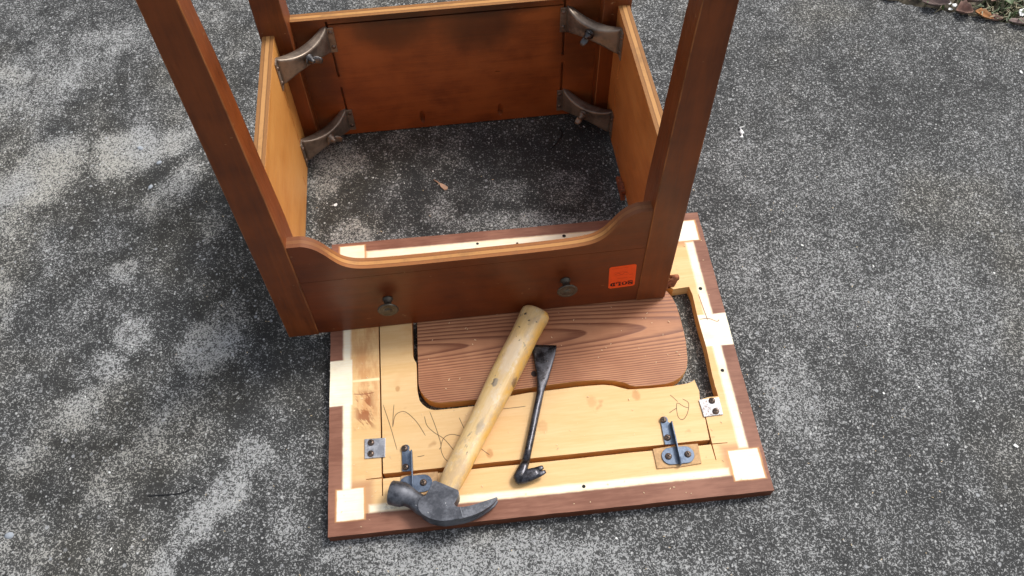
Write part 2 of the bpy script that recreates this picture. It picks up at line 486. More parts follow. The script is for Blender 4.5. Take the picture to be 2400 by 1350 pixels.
def handle_mat():
    M = Mat('worn_hickory', 0.38)
    w = M.noise(300, 4, 0.6, v=M.vec(M.x, M.y * 0.05, M.z)); b = M.noise(22, 4, 0.6, v=M.vec(M.x, M.y * 0.5, M.z))
    c = M.mix((w * 0.4 + b * 0.6).step(0.35, 0.65), lin(216, 178, 112), lin(232, 200, 146))
    c = M.mix(M.noise(55, 5, .8, v=M.vec(M.x, M.y * .5, M.z + 9)).step(.52, .66) * .55, c, lin(232, 216, 190))
    c = M.mix((M.x).step(.008, .017) * M.noise(30, 3).step(.25, .55) * 0.85, c, lin(226, 168, 62))
    c = M.mix(M.noise(30, 5, .75, v=M.vec(M.x, M.y * .45, M.z + 1.2)).step(.46, .64) * .75, c, lin(188, 158, 122))
    c = M.mix(M.noise(42, 4, .75, v=M.vec(M.x, M.y * .5, M.z + 6.2)).step(.62, .68) * .65, c, lin(120, 108, 96))
    c = M.mix(M.noise(105, 3, .7, v=M.vec(M.x, M.y * .5, M.z + 4)).step(.68, .71) * .85, c, lin(60, 48, 38))
    wx_ = M.x + (M.noise(120, 3, .7) - .5) * .008; wy_ = M.y + (M.noise(90, 3, .7, v=M.vec(M.x + 3, M.y, M.z)) - .5) * .02
    for hx, hy, rx, ry, k_, cc in ((-.004, .165, .0042, .0070, .85, lin(74, 70, 70)), (.0045, .0966, .005, .014, .55, lin(150, 138, 124)), (-.002, .215, .010, .035, .55, lin(226, 206, 182)), (0, .15, .006, .05, .35, lin(222, 200, 172)), (-.0107, .2865, .0018, .0022, .9, lin(40, 34, 30)), (-.0097, .262, .0014, .0016, .9, lin(40, 34, 30)), (.0099, .2805, .0014, .0014, .9, lin(40, 34, 30)), (-.0017, .2785, .0020, .0026, .8, lin(40, 34, 30)), (-.0007, .242, .0012, .0012, .9, lin(40, 34, 30)), (.019, .179, .003, .006, .7, lin(110, 74, 40))):
        dx = (wx_ - hx) / rx; dy = (wy_ - hy) / ry
        c = M.mix((dx * dx + dy * dy).step(1.3, 0.4, 0, k_) * (M.z).step(0.0, .003), c, cc)
    M.color(c); M.b.inputs['Coat Weight'].default_value = 0.12; M.bump(w + M.noise(60, 4, .7) * .8, .0006, .4); return M
m_handle = handle_mat()

# ------------------------------------------------------------------ the setting
EA, EB = Vector((.7625, 1.3634)), Vector((1.0113, 1.2813))
ed = (EB - EA).normalized(); en = Vector((-ed.y, ed.x))
def edge(t, n=0.0):
    p = EA + ed * t + en * n; return (p.x, p.y)
# worn pale patches: centre x, y, half length, half width, angle, weight
PATCH = [(-0.815, 0.945, .10, .055, 52, .62), (-0.685, 0.990, .072, .048, 30, .80), (-0.60, 1.01, .05, .026, 25, .45), (-0.575, 0.915, .085, .028, 52, .48), (-0.86, 0.83, .07, .035, 60, .45),
         (-0.626, 0.735, .026, .020, 60, .62), (-0.448, 0.645, .05, .030, 75, .5), (-0.465, 0.60, .055, .042, 15, .68), (-0.585, 0.618, .034, .024, 10, .45), (-0.605, 0.565, .028, .024, 60, .38),
         (-0.635, 0.495, .055, .028, 45, .50), (-0.68, 0.43, .035, .02, 45, .35), (-0.375, 0.425, .030, .032, 60, .62), (-0.395, 0.375, .045, .026, 62, .68), (-0.43, 0.325, .05, .022, 62, .70), (-0.46, 0.28, .035, .018, 60, .6),
         (-0.50, 0.47, .03, .05, -35, .35), (-0.82, 0.66, .06, .06, 0, .30), (-0.32, 0.385, .03, .03, 20, .35), (-0.31, 0.335, .03, .02, 20, .3),
         (-0.300, 0.965, .045, .045, 70, .55), (-0.325, 0.905, .035, .028, 20, .52), (-0.262, 0.80, .045, .030, 25, .62), (-0.20, 0.785, .05, .015, 10, .3), (0.03, 0.815, .14, .028, -3, .42), (0.12, 0.80, .09, .03, 0, .35), (0.00, 0.89, .05, .025, 10, .33), (0.09, 0.90, .05, .03, 40, .30), (-0.12, 0.85, .03, .03, 0, .35), (-0.2, 0.89, .05, .012, 40, .22),
         (-0.03, 0.272, .20, .030, 3, .48), (-0.19, 0.285, .09, .022, 8, .45), (0.15, .25, .14, .03, 0, .3), (0.41, 0.50, .045, .08, 5, .30), (0.44, 0.70, .10, .09, 0, .14), (0.62, 0.62, .2, .12, 0, .10), (0.48, 0.93, .16, .06, -10, .14),
         (-0.50, 0.83, .05, .025, 60, .30), (-0.90, 1.16, .13, .08, 45, .42), (-0.80, 1.26, .10, .05, 30, .28), (-0.66, 0.29, .05, .045, 20, .30), (-0.56, 0.39, .025, .05, -30, .25), (0.05, 1.33, .3, .1, 0, .12)]
GAP_SHADE = [(-0.748, 0.965, .020, .055, -20, -.40), (-0.618, 0.935, .018, .045, -40, -.32), (-0.53, 0.95, .02, .05, -30, -.2), (-0.44, 0.76, .10, .16, 0, -.24), (-0.37, 0.55, .05, .08, 0, -.16), (0.0, 0.96, .30, .13, 5, -.26), (0.12, 1.0, .16, .06, 5, -.10), (-0.18, 0.84, .12, .06, 0, -.10), (-0.70, 0.90, .07, .03, 20, -.16), (0.66, 1.12, .30, .12, -15, -.13), (-0.74, 1.12, .12, .05, 45, -.14), (-0.52, 0.55, .05, .05, 40, -.14), (-0.31, 0.45, .03, .16, 0, -.10), (-0.50, 0.33, .05, .04, 60, -.1), (0.62, 0.45, .12, .10, 0, -.10), (0.5, .57, .05, .06, 0, -.08)]  # darker ground: gaps between patches, plus painted shade beside leg, panel and inside frame
def fbm(x, y, z, sc, octv=3, gain=.55):
    v, a_, n_ = 0, 1, 0
    for o in range(octv):
        v += a_ * mnoise.noise(Vector((x * sc, y * sc, z + o * 3.7))); n_ += a_; a_ *= gain; sc *= 2.03
    return v / n_
def wear_shade_at(x, y):
    wx = x + .016 * fbm(x, y, 1.3, 16, 3); wy = y + .016 * fbm(x, y, 8.3, 16, 3)
    m = 0.0
    for cx, cy, a_, b_, c_, s_, w_ in PC:
        dx, dy = wx - cx, wy - cy
        p = (dx * c_ + dy * s_) / a_; q = (dy * c_ - dx * s_) / b_; r2 = p * p + q * q
        if r2 < 2.2:
            f = min(1, max(0, (2.2 - r2) / 1.7)); f = f * f * (3 - 2 * f); m = max(m, w_ * f) if w_ > 0 else m
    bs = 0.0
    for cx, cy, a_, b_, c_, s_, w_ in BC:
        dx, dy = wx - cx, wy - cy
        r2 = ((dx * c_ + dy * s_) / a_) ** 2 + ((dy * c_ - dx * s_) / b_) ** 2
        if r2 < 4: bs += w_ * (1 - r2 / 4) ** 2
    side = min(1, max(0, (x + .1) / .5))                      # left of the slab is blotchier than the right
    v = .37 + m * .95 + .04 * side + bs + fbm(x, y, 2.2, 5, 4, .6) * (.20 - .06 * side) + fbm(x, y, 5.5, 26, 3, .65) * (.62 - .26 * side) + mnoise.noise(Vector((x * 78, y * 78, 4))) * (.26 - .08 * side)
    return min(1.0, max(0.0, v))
PC = [(p[0], p[1], p[2] * .76, p[3] * .96, math.cos(R(p[4])), math.sin(R(p[4])), p[5]) for p in PATCH]
BC = [(p[0], p[1], p[2], p[3], math.cos(R(p[4])), math.sin(R(p[4])), p[5]) for p in GAP_SHADE]
V, F, WEAR_SHADE, TINT = [], [], [], []
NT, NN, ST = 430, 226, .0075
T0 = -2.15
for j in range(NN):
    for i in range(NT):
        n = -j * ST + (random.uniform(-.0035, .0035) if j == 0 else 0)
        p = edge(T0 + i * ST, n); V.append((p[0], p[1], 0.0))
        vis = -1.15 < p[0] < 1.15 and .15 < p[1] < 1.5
        WEAR_SHADE.append(wear_shade_at(*p) if vis else .35); TINT.append(.5 - .10 * min(1, max(0, (p[0] + .1) / .5)) + .5 * fbm(p[0] + 9, p[1], 0, 2.6, 3) + .12 * fbm(p[0], p[1], 6, 14, 2))
for j in range(NN - 1):
    for i in range(NT - 1):
        a = j * NT + i; F.append((a, a + NT, a + NT + 1, a + 1))
# kerb face of the slab below its edge, and the plain remainder of the slab round the detailed part
o = len(V)
for i in range(NT): V.append((V[i][0], V[i][1], -.084))
for i in range(NT - 1): F.append((i, i + 1, o + i + 1, o + i))
T1 = T0 + (NT - 1) * ST; N1 = -(NN - 1) * ST
for (ta, tb, na, nb) in ((-12, T0, 0, -14), (T1, 12, 0, -14), (T0, T1, N1, -14)):
    o = len(V)
    for tt, nn_ in ((ta, na), (ta, nb), (tb, nb), (tb, na)):
        p = edge(tt, nn_); V.append((p[0], p[1], 0.0))
    F.append((o, o + 1, o + 2, o + 3))
    if na == 0:
        for tt in (ta, tb): p = edge(tt, 0); V.append((p[0], p[1], -.084))
        F.append((o, o + 3, o + 5, o + 4))
WEAR_SHADE += [.35] * (len(V) - len(WEAR_SHADE)); TINT += [.5] * (len(V) - len(TINT))
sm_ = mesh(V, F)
for nm, arr in (('wear_shade', WEAR_SHADE), ('tint', TINT)):
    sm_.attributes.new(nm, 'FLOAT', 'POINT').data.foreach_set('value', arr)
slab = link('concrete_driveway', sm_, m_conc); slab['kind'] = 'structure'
g = mesh([(-150, -150, -.085), (150, -150, -.085), (150, 150, -.085), (-150, 150, -.085)], [(0, 1, 2, 3)])
gr = link('ground', g, m_soil); gr['kind'] = 'structure'
# garden bed soil behind the slab edge, a lumpy strip
V, F = [], []
nx, ny = 60, 26
for j in range(ny):
    for i in range(nx):
        p = edge(-.6 + i * 0.035, -.01 + j * 0.03)
        z = -0.010 + 0.010 * mnoise.noise(Vector((p[0] * 14, p[1] * 14, 0))) - (0.0 if j else .03)
        if j == ny - 1 or i in (0, nx - 1): z = -0.09
        V.append((p[0], p[1], z))
for j in range(ny - 1):
    for i in range(nx - 1):
        a = j * nx + i; F.append((a, a + 1, a + nx + 1, a + nx))
bed = link('garden_bed_soil', mesh(V, F, smooth=True), m_soil); bed['kind'] = 'structure'
# grass and moss in the bed
V, F, I = [], [], []
for k in range(9000):
    t = random.uniform(-.4, .8); n = random.uniform(.008, .22)
    if t < .19 and n < .10 and random.random() < .85: continue
    p = edge(t, n); a = random.uniform(0, 6.28); L = random.uniform(.012, .036); w = random.uniform(.0008, .0018); ln = random.uniform(.3, .9)
    b = Vector((p[0], p[1], -.013)); dx = Vector((math.cos(a), math.sin(a), 0)); sx = Vector((-dx.y, dx.x, 0)) * w
    o = len(V); mid = b + dx * L * ln * .5 + Vector((0, 0, L * .7)); tip = b + dx * L * ln * 1.3 + Vector((0, 0, L * random.uniform(.5, .9)))
    V += [b - sx, b + sx, mid + sx, mid - sx, tip]; F += [(o, o + 1, o + 2, o + 3), (o + 3, o + 2, o + 4)]
    q = 1 if random.random() < .45 else 0; I += [q, q]
grass = link('grass', mesh(V, F, I), [m_grass, m_green]); grass['kind'] = 'stuff'
tag(grass, 'thin dry and green grass in the garden bed', 'grass')

# ------------------------------------------------------------------ upturned table frame
w, d, a, b, rec, hb, ss, T = .57525, .43595, .045, .0495, .0021, .247, .0037, .018
MT = Matrix.Translation((-.33646, .59909, .0212)) @ Matrix.Rotation(.10585, 4, 'Z') @ Matrix.Rotation(-.04282, 4, 'X')
frame = thing('upturned_table_frame', 'brown wooden table frame standing upside down with its legs in the air', 'table frame', MT)

def leg_mesh(sx, sy):
    prof = [(0, 1.0), (.002, 1.0), (.22, 1.0), (.30, .965), (.50, .885), (.70, .74)]
    rings = []
    for z, k in prof:
        aw, bw = a * k, b * (1 - (1 - k) * 1.8)
        x0, x1 = (0, aw); y0, y1 = (0, bw)
        ring = [(x0, y0), (x1, y0), (x1, y1), (x0, y1)]
        rings.append([((x if sx > 0 else w - x), (y if sy > 0 else d - y), z) for x, y in ring])
    V, F = tube_vf(rings)
    if sx * sy < 0: F = [f[::-1] for f in F]
    return mesh(V, F)
for sx in (1, -1):
    for sy in (1, -1):
        o = link('leg', leg_mesh(sx, sy), [m_leg, m_leg_edge], frame); bevel(o, .0013, 2); o.modifiers['bevel'].material = 1

# front apron: false drawer front with a scooped edge
def scoop():
    c = catmull([(.0, .2125, 0), (.013, .2125, 0), (.0225, .2115, 0), (.034, .2045, 0), (.044, .1930, 0), (.054, .1770, 0), (.064, .1640, 0), (.078, .1550, 0), (.098, .1508, 0), (.130, .1490, 0), (.170, .1482, 0)], 5)
    return [(p.x, p.y) for p in c]
L0 = a - .001; L1 = w - a + .001
left = [(L0 + x, z) for x, z in scoop()]
right = [(L1 - x, z) for x, z in scoop()][::-1]
poly = [(L0, 0.0005)] + [(L1, 0.0005)] + right[::-1] + left[::-1]
V, F, I = prism_vf(poly, 0, T)
V = [(x, rec + (T - z), y) for x, y, z in V]
front = link('front_apron', mesh(V, F), m_apron, frame)
cut(front, box_vf(L0 + .002, L1 - .002, rec - .002, rec + .0009, .1318, .1324))
m_ply_front = ply_edge('front_ply_edge', 'y', rec, T, lin(186, 132, 76), lin(150, 94, 50), True)
front.data.materials.append(m_ply_front.m); front.data.materials.append(m_side.m)
for p in front.data.polygons:
    if abs(p.normal.y) < .5 and p.center.z > .14: p.material_index = 1
    elif p.normal.y > .5: p.material_index = 2
bevel(front, .0008, 2)

# back apron with saw kerfs and pocket holes on its inner face
yi = d - rec - T
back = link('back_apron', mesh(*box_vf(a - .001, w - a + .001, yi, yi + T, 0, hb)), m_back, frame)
cuts = [box_vf(.0972, .1010, yi - .01, yi + .007, z0, z1) for z0, z1 in ((.010, .109), (.131, .242))]
cuts += [box_vf(.4725, .4765, yi - .01, yi + .007, z0, z1) for z0, z1 in ((.010, .119), (.134, .2475))]
cuts += [box_vf(.1015, .472, yi - .01, yi + .004, .2345, .2372), box_vf(.347, .3505, yi - .01, yi + .004, .0, .0)[:2] if False else box_vf(.360, .368, yi - .01, yi + .003, .112, .1135)]
for px in (.2275, .366):
    Mx = Matrix.Translation((px, yi - .0005, .027)) @ Matrix.Rotation(R(18), 4, 'X')
    cuts.append(lathe_vf([(.0046, -.016), (.0046, .04)], 20, Mx))
V, F, I = join_vf(cuts)
cut(back, (V, F))
m_ply_back = ply_edge('back_ply_edge', 'y', yi, T, lin(190, 138, 80), lin(146, 98, 52))
back.data.materials.append(m_ply_back.m); back.data.materials.append(m_leg.m)
for p in back.data.polygons:
    if p.normal.z > .7 and p.center.z > hb - .001: p.material_index = 1
    elif p.normal.y > .7 and p.center.y > yi + T - .001: p.material_index = 2
bevel(back, .0006, 2)

# side aprons
for side in (0, 1):
    x0, x1 = (ss, ss + T) if side == 0 else (w - ss - T, w - ss)
    V, F, I = prism_vf([(b * .55, .0085), (d - .010, .0030), (d - .010, .2465), (b * .55, .2465)], x0, x1)
    V = [(z, x, y) for x, y, z in V]
    sa = link('side_apron', mesh(V, F), [m_side, m_side2][side], frame)
    xi = x1 if side == 0 else x0
    cs = [box_vf(xi - .006, xi + .006, .3400, .3432, z0, z1) for z0, z1 in ((.140, .186), (.060, .122))]
    cs.append(box_vf(xi - .005, xi + .005, .2900, .2922, .012, .034))
    V, F, I = join_vf(cs); cut(sa, (V, F))
    me = ply_edge('side_ply_edge', 'x', x0, T, lin(188, 138, 84), lin(148, 102, 58))
    sa.data.materials.append(me.m); sa.data.materials.append(m_leg.m)
    for p in sa.data.polygons:
        if p.normal.z > .7 and p.center.z > .24: p.material_index = 1
        elif (p.normal.x < -.7 and side == 0 and p.center.x < x0 + .001) or (p.normal.x > .7 and side == 1 and p.center.x > x1 - .001): p.material_index = 2
    bevel(sa, .0006, 2)
V, F, I = prism_vf([(.203, -.004), (.252, -.002), (.250, .006), (.241, .012), (.232, .010), (.226, .017), (.214, .014), (.206, .016)], w - ss - T - .0075, w - ss - T - .0003)
gb = link('splintered_block', mesh([(z, x, y) for x, y, z in V], F), m_torn, frame); bevel(gb, .0008)
# corner brackets: stamped steel, with screws and wing nut
def bracket_parts(S, B, zc, flip):
    S, B = Vector((*S, zc)), Vector((*B, zc))
    al = (B - S); Lh = al.length / 2; al.normalize()
    n = Vector((-al.y, al.x, 0)) * (-1 if flip else 1)     # towards the leg
    mid = (S + B) / 2
    rings = []
    for i in range(17):
        s = -1 + i / 8
        h = .0118 + .0125 * s * s
        off = 0.0
        wb = -.0105 * (1 - s * s) ** .8; fb = .0065
        fl_ = lambda k: wb + (fb - wb) * k
        prof = [(fl_(1), h * .97), (fl_(.66), h * .985), (fl_(.33), h * .995), (fl_(.12), h), (fl_(.04), h - .0003), (wb + .0001, h - .0012), (wb - .0003, h - .0035), (wb + .001 * (1 - s * s), h * .4), (wb + .001 * (1 - s * s), -h * .4), (wb - .0003, -h + .0035), (wb + .0001, -h + .0012), (fl_(.04), -h + .0003), (fl_(.12), -h), (fl_(1), -h * .97)]
        rings.append([mid + al * (Lh * s) + n * (q + off) + Vector((0, 0, zz)) for q, zz in prof])
    m = len(rings[0]); V = [p for r in rings for p in r]
    F = [(i * m + j, i * m + j + 1, (i + 1) * m + j + 1, (i + 1) * m + j) for i in range(16) for j in range(m - 1)]
    return V, F, mid, al, n, S, B
def add_bracket(S, B, zc, flip, spin):
    V, F, mid, al, n, S3, B3 = bracket_parts(S, B, zc, flip)
    o = link('corner_bracket', mesh(V, F, smooth=True), m_bronze, frame)
    sm = o.modifiers.new('thick', 'SOLIDIFY'); sm.thickness = .0018; sm.offset = 0
    # end tabs lying on the aprons
    hx = 1 if not flip else -1
    tabs = [box_vf(S3.x - .0002, S3.x + .0020, S3.y - .013, S3.y + .002, zc - .026, zc + .026) if not flip else box_vf(S3.x - .0020, S3.x + .0002, S3.y - .013, S3.y + .002, zc - .026, zc + .026),
            box_vf(B3.x - .002, B3.x + .010, B3.y - .0020, B3.y + .0002, zc - .025, zc + .022) if not flip else box_vf(B3.x - .010, B3.x + .002, B3.y - .0020, B3.y + .0002, zc - .025, zc + .022)]
    for tv in tabs: bevel(link('end_tab', mesh(*tv), m_bronze, o), .0005)
    for base, nrm in ((S3 + Vector((hx * .002, -.0075, 0)), Vector((hx, 0, 0))), (B3 + Vector((hx * .005, -.002, 0)), Vector((0, -1, 0)))):
        for dz in (-.014, .014):
            q = nrm.to_track_quat('Z', 'Y').to_matrix().to_4x4()
            link('screw', mesh(*lathe_vf([(.0036, -.0005), (.0036, .0006), (.0026, .0018), (.0008, .0022)], 14, Matrix.Translation(base + Vector((0, 0, dz))) @ q), smooth=True), m_screw, o)
    q = (-n).to_track_quat('Z', 'X').to_matrix().to_4x4()
    Mb = Matrix.Translation(mid - n * .0100) @ q @ Matrix.Rotation(spin, 4, 'Z') @ Matrix.Scale(1.1, 4)
    hub = lathe_vf([(.0030, -.010), (.0030, .001), (.0075, .0012), (.0075, .0022), (.0058, .0024), (.0050, .008), (.0030, .0085), (.0030, .0115), (.0018, .012)], 16, Mb)
    wings = []
    for sgn in (1, -1):
        rs = []
        for tt in range(6):
            f = tt / 5; r = .003 + .0115 * f; zz = .0045 + .0085 * f * f; hw = .0032 + .0022 * math.sin(f * 3.0); th = .0017 - .0007 * f
            rs.append([Mb @ Vector((sgn * r, hw * math.cos(qq), zz + th * math.sin(qq) + 0)) for qq in [k * math.pi / 5 for k in range(10)]])
        v, f2 = tube_vf(rs); wings.append((v, f2 if sgn > 0 else [x[::-1] for x in f2]))
    V, F, I = join_vf([hub] + wings)
    link('wing_nut', mesh(V, F, smooth=True), m_nut if zc > .1 else m_bronze, o)
xs = ss + T
for zc in (.209, .036):
    add_bracket((xs, .3475), (.0975, yi), zc, False, R(65))
    add_bracket((w - xs, .3475), (w - .0975, yi), zc, True, R(-20))

# drawer knobs
for kx in (.158, .4175):
    prof = [(.0075, .0), (.0075, .002), (.0058, .004), (.0052, .009), (.0062, .0135), (.0128, .0168), (.0148, .0185), (.0150, .0198), (.0140, .0207), (.0108, .0206), (.0101, .0199), (.0092, .0203), (.0080, .0207), (.0064, .0203), (.0056, .0208), (.0040, .0219), (.0015, .0223)]
    Mx = Matrix.Translation((kx, rec + .0002, .0725)) @ Matrix.Rotation(R(90), 4, 'X')
    link('drawer_knob', mesh(*lathe_vf(prof, 32, Mx), smooth=True), m_brass, front)

# orange SOLD sticker on the front apron (upside down with the table)
SX, SZ, SW, SH, rr = .5025, .0665, .0400, .0555, .004
pts = []
for cx, cz, a0 in ((SW / 2 - rr, SH / 2 - rr, 0), (-SW / 2 + rr, SH / 2 - rr, 90), (-SW / 2 + rr, -SH / 2 + rr, 180), (SW / 2 - rr, -SH / 2 + rr, 270)):
    for k in range(7): pts.append((cx + rr * math.cos(R(a0 + 15 * k)), cz + rr * math.sin(R(a0 + 15 * k))))
V, F, I = prism_vf(pts, 0, .00025)
st = link('sold_sticker', mesh([(x, -z, y) for x, y, z in V], F), m_orange, frame)
st['label'] = 'orange SOLD sticker stuck upside down'
st.location = (SX, rec - .00005, SZ); st.rotation_euler = (0, R(-3), 0)
# lettering in heavy slab capitals, turned by 180 degrees
def glyph_S():
    c = catmull([(.80, .70, 0), (.68, .92, 0), (.45, .98, 0), (.18, .88, 0), (.16, .68, 0), (.35, .56, 0), (.62, .46, 0), (.84, .30, 0), (.78, .10, 0), (.50, .02, 0), (.25, .10, 0), (.12, .32, 0)], 5)
    out = []
    for i, p in enumerate(c):
        t = (c[min(i + 1, len(c) - 1)] - c[max(i - 1, 0)]).normalized(); nn = Vector((-t.y, t.x, 0))
        f = i / (len(c) - 1); wd = .07 + .09 * math.sin(math.pi * f) ** 2
        out.append((p + nn * wd, p - nn * wd))
    Vv = [q for pr in out for q in pr]; Ff = [(2 * i, 2 * i + 1, 2 * i + 3, 2 * i + 2) for i in range(len(out) - 1)]
    for (x0, x1, y0, y1) in ((.76, .92, .62, .98), (.06, .22, .02, .38)):
        o = len(Vv); Vv += [Vector((x0, y0, 0)), Vector((x1, y0, 0)), Vector((x1, y1, 0)), Vector((x0, y1, 0))]; Ff.append((o, o + 1, o + 2, o + 3))
    return Vv, Ff
def glyph_ring(x0=.0, half=False):
    Vv, Ff = [], []; n = 26
    for i in range(n + 1):
        an = (-math.pi / 2 + math.pi * i / n) if half else 2 * math.pi * i / n
        cx = .40 if half else .5
        Vv += [Vector((cx + (.56 if half else .50) * math.cos(an), .5 + .50 * math.sin(an), 0)), Vector((cx + .20 * math.cos(an), .5 + .34 * math.sin(an), 0))]
    Ff = [(2 * i, 2 * i + 1, 2 * i + 3, 2 * i + 2) for i in range(n)]
    return Vv, Ff
def rects(rs):
    Vv, Ff = [], []
    for x0, x1, y0, y1 in rs:
        o = len(Vv); Vv += [Vector((x0, y0, 0)), Vector((x1, y0, 0)), Vector((x1, y1, 0)), Vector((x0, y1, 0))]; Ff.append((o, o + 1, o + 2, o + 3))
    return Vv, Ff
G = [glyph_S(), glyph_ring(), rects([(.14, .46, .0, 1.0), (.02, .60, .88, 1.0), (.02, .95, .0, .14), (.80, .96, .0, .42)]), None]
dv, df = glyph_ring(half=True); rv, rf = rects([(.12, .42, 0, 1), (.0, .45, .86, 1.0), (.0, .45, 0, .14)])
V, F, I = join_vf([(dv, df), (rv, rf)]); G[3] = (V, F)
parts = []
cw, chh = .0084, .0092
for i, (gv, gf) in enumerate(G):
    x0 = -SW / 2 + .0030 + i * (cw + .0004); z0 = SH / 2 - .0145
    parts.append(([(-(x0 + p[0] * cw), -.00042 - (.00003 if k % 2 else 0), -(z0 + p[1] * chh)) for k, p in enumerate(gv)], gf))
V, F, I = join_vf(parts)
link('lettering', mesh(V, F), m_ink, st)
# ruled lines and faded pen writing
rl = []
for k, z in enumerate((-.0225, -.0125, -.0045, .0035)):
    rl.append(box_vf(-SW / 2 + .004, -SW / 2 + .004 + .006, -.00044, -.00036, z - .0, z + .00045))
    rl.append(box_vf(-SW / 2 + .012, SW / 2 - .004 - .003 * k, -.00044, -.00036, -z - .00018, -z + .00018))
V, F, I = join_vf(rl); V = [(-x, y, z) for x, y, z in V]; F = [f[::-1] for f in F]
link('ruled_lines', mesh(V, F), m_ink2, st)
def ribbon(pts, wd, z, n=6):
    c = catmull([(p[0], p[1], z) for p in pts], n) if len(pts) > 2 else [Vector((p[0], p[1], z)) for p in pts]
    V, F = [], []
    for i, p in enumerate(c):
        t = c[min(i + 1, len(c) - 1)] - c[max(i - 1, 0)]; nn = Vector((-t.y, t.x, 0)).normalized() * wd / 2
        if i in (0, len(c) - 1): nn *= .4
        V += [p + nn, p - nn]
    F = [(2 * i + 1, 2 * i + 3, 2 * i + 2, 2 * i) for i in range(len(c) - 1)]
    return V, F
wr = [[(-.012, -.019), (-.010, -.014), (-.012, -.012)], [(-.006, -.019), (-.002, -.013), (-.007, -.0125), (-.001, -.019)], [(.001, -.018), (.004, -.013), (.006, -.017), (.002, -.0185)], [(.009, -.019), (.009, -.012), (.012, -.015), (.008, -.0155)], [(-.012, .007), (-.006, .010), (-.001, .006), (.004, .010), (.010, .007)]]
V, F, I = join_vf([ribbon(q, .0007, 0) for q in wr])
link('pen_writing', mesh([(p[0], -.00046, p[1]) for p in V], F), m_ink2, st)

# ------------------------------------------------------------------ tabletop panel lying underside up
MP = Matrix.Translation((-.24725, .29978, 0)) @ Matrix.Rotation(.09072, 4, 'Z')
W, D, TK = .6, .4713, .02
panel = thing('table_top_panel', 'tabletop panel lying underside up on the concrete, sawn opening, pale masked strips', 'tabletop', MP)
def wig(p0, p1, n, amp):
    out = []
    for i in range(n):
        f = i / n; k = amp * random.uniform(-1, 1) if i else 0
        x = p0[0] + (p1[0] - p0[0]) * f; y = p0[1] + (p1[1] - p0[1]) * f
        dx, dy = p1[0] - p0[0], p1[1] - p0[1]; l = math.hypot(dx, dy)
        out.append((x - dy / l * k, y + dx / l * k))
    return out
outer = []
for p0, p1 in (((0, 0), (W, 0)), ((W, 0), (W, D)), ((W, D), (0, D)), ((0, D), (0, 0))):
    outer += [p0] + wig(p0, p1, 26, .00035)[1:]
r_ = .003
hole = [(.0722, .345), (.0722, .0746), (.0510, .0739), (.0510, .0729), (.0722, .0728), (.0722, .0485), (.0736, .0485), (.0740, .0722)]
hole += wig((.0740, .0722), (.5300, .0731), 20, .0003)[1:]
hole += [(.5300, .0731), (.5312, .0500), (.5324, .0500), (.5320, .0729), (.5535, .0727), (.5535, .0736), (.5320, .0744), (.5322, .1130), (.5335, .1420)]
hole += [(.5440, .1440), (.5560, .1437)] + wig((.5572, .1448), (.5562, .1750), 6, .0006) + [(.5562, .175), (.5574, .205), (.5580, .2257), (.5576, .237), (.5566, .260), (.5566, .280), (.5572, .300), (.5575, .3164), (.5552, .3308)]
hole += [(.5300, .3290), (.5200, .3400), (.5000, .345)]
V, F, I = prism_vf(outer, 0.0, TK, hole)
of = link('panel_frame', mesh(V, F, I), [m_under, m_edge_dark, m_edge_cut], panel)
for p in of.data.polygons:
    if p.material_index == 2 and p.normal.y < -.7 and p.center.y > .3: p.material_index = 3
of.data.materials.append(m_edge_ply.m)
bevel(of, .0007, 2)
# central board, L-shaped round the lid opening
cb = [(.0742, .343), (.0744, .0794)] + wig((.0744, .0794), (.5296, .0803), 18, .00025)[1:] + [(.5296, .0803), (.5308, .1125), (.5300, .1431), (.5318, .155), (.5300, .1650), (.5288, .1735), (.5262, .1712), (.5180, .1685), (.493, .1666), (.462, .1668), (.4395, .1675)]
cb += [(.430, .1683), (.420, .1722), (.409, .1768), (.395, .1794), (.375, .1800), (.355, .1801), (.320, .1790), (.287, .1785), (.2585, .1760), (.235, .170), (.211, .1662), (.180, .1655), (.151, .1656), (.1440, .1675), (.1385, .1708), (.1330, .1765), (.1290, .1830), (.1268, .1950), (.1262, .2019), (.1268, .2300), (.1268, .2440), (.1240, .2500), (.1222, .2560), (.1230, .3129), (.1230, .343)]
V, F, I = prism_vf(cb, 0.0, TK - .0004)
cbo = link('central_board', mesh(V, F, I), [m_board, m_edge_cut], panel); bevel(cbo, .0006, 2)
# pencil marks
marks = [[(76.4, 182.4), (86.2, 146.6), (94.4, 111.5)], [(92.0, 180.7), (90.3, 163), (89.3, 146.2)], [(89.3, 146.2), (92.7, 161.8), (99.1, 167.6), (109.0, 166.8), (123.2, 150.6), (134.9, 128.3)],
         [(134.6, 157.9), (137.6, 143.7), (146.9, 132.2), (160.9, 120.3), (173.8, 101.5)], [(142.5, 164.5), (149.7, 139.8), (155.6, 113.1), (152.7, 105.8)], [(186.6, 121.5), (171.0, 126.5), (159.7, 121.7), (155.3, 108.0), (158.1, 95.0), (163.7, 87.3)],
         [(183.7, 150.7), (187, 141), (190.9, 130.1)], [(209.5, 102.3), (215, 97), (221.8, 90.8)], [(122.2, 98.8), (127, 98.9), (131.9, 99.6)], [(246.5, 157.4), (263, 157.4), (280.3, 157.9)],
         [(505.1, 145.5), (512.4, 137.5), (506.6, 121.3), (498.3, 113.9), (493.0, 120.4), (495.8, 139.2), (504.7, 133.5), (510.8, 130.4)], [(488.6, 153.4), (493, 148), (497.4, 141.5)], [(481.8, 125.8), (488, 129.3), (494.3, 132.2)]]
for q in marks:
    V, F = ribbon([(x / 1000, y / 1000) for x, y in q], .0009, TK - .0004 + .00012)
    link('pencil_mark', mesh(V, F), m_pencil, cbo)
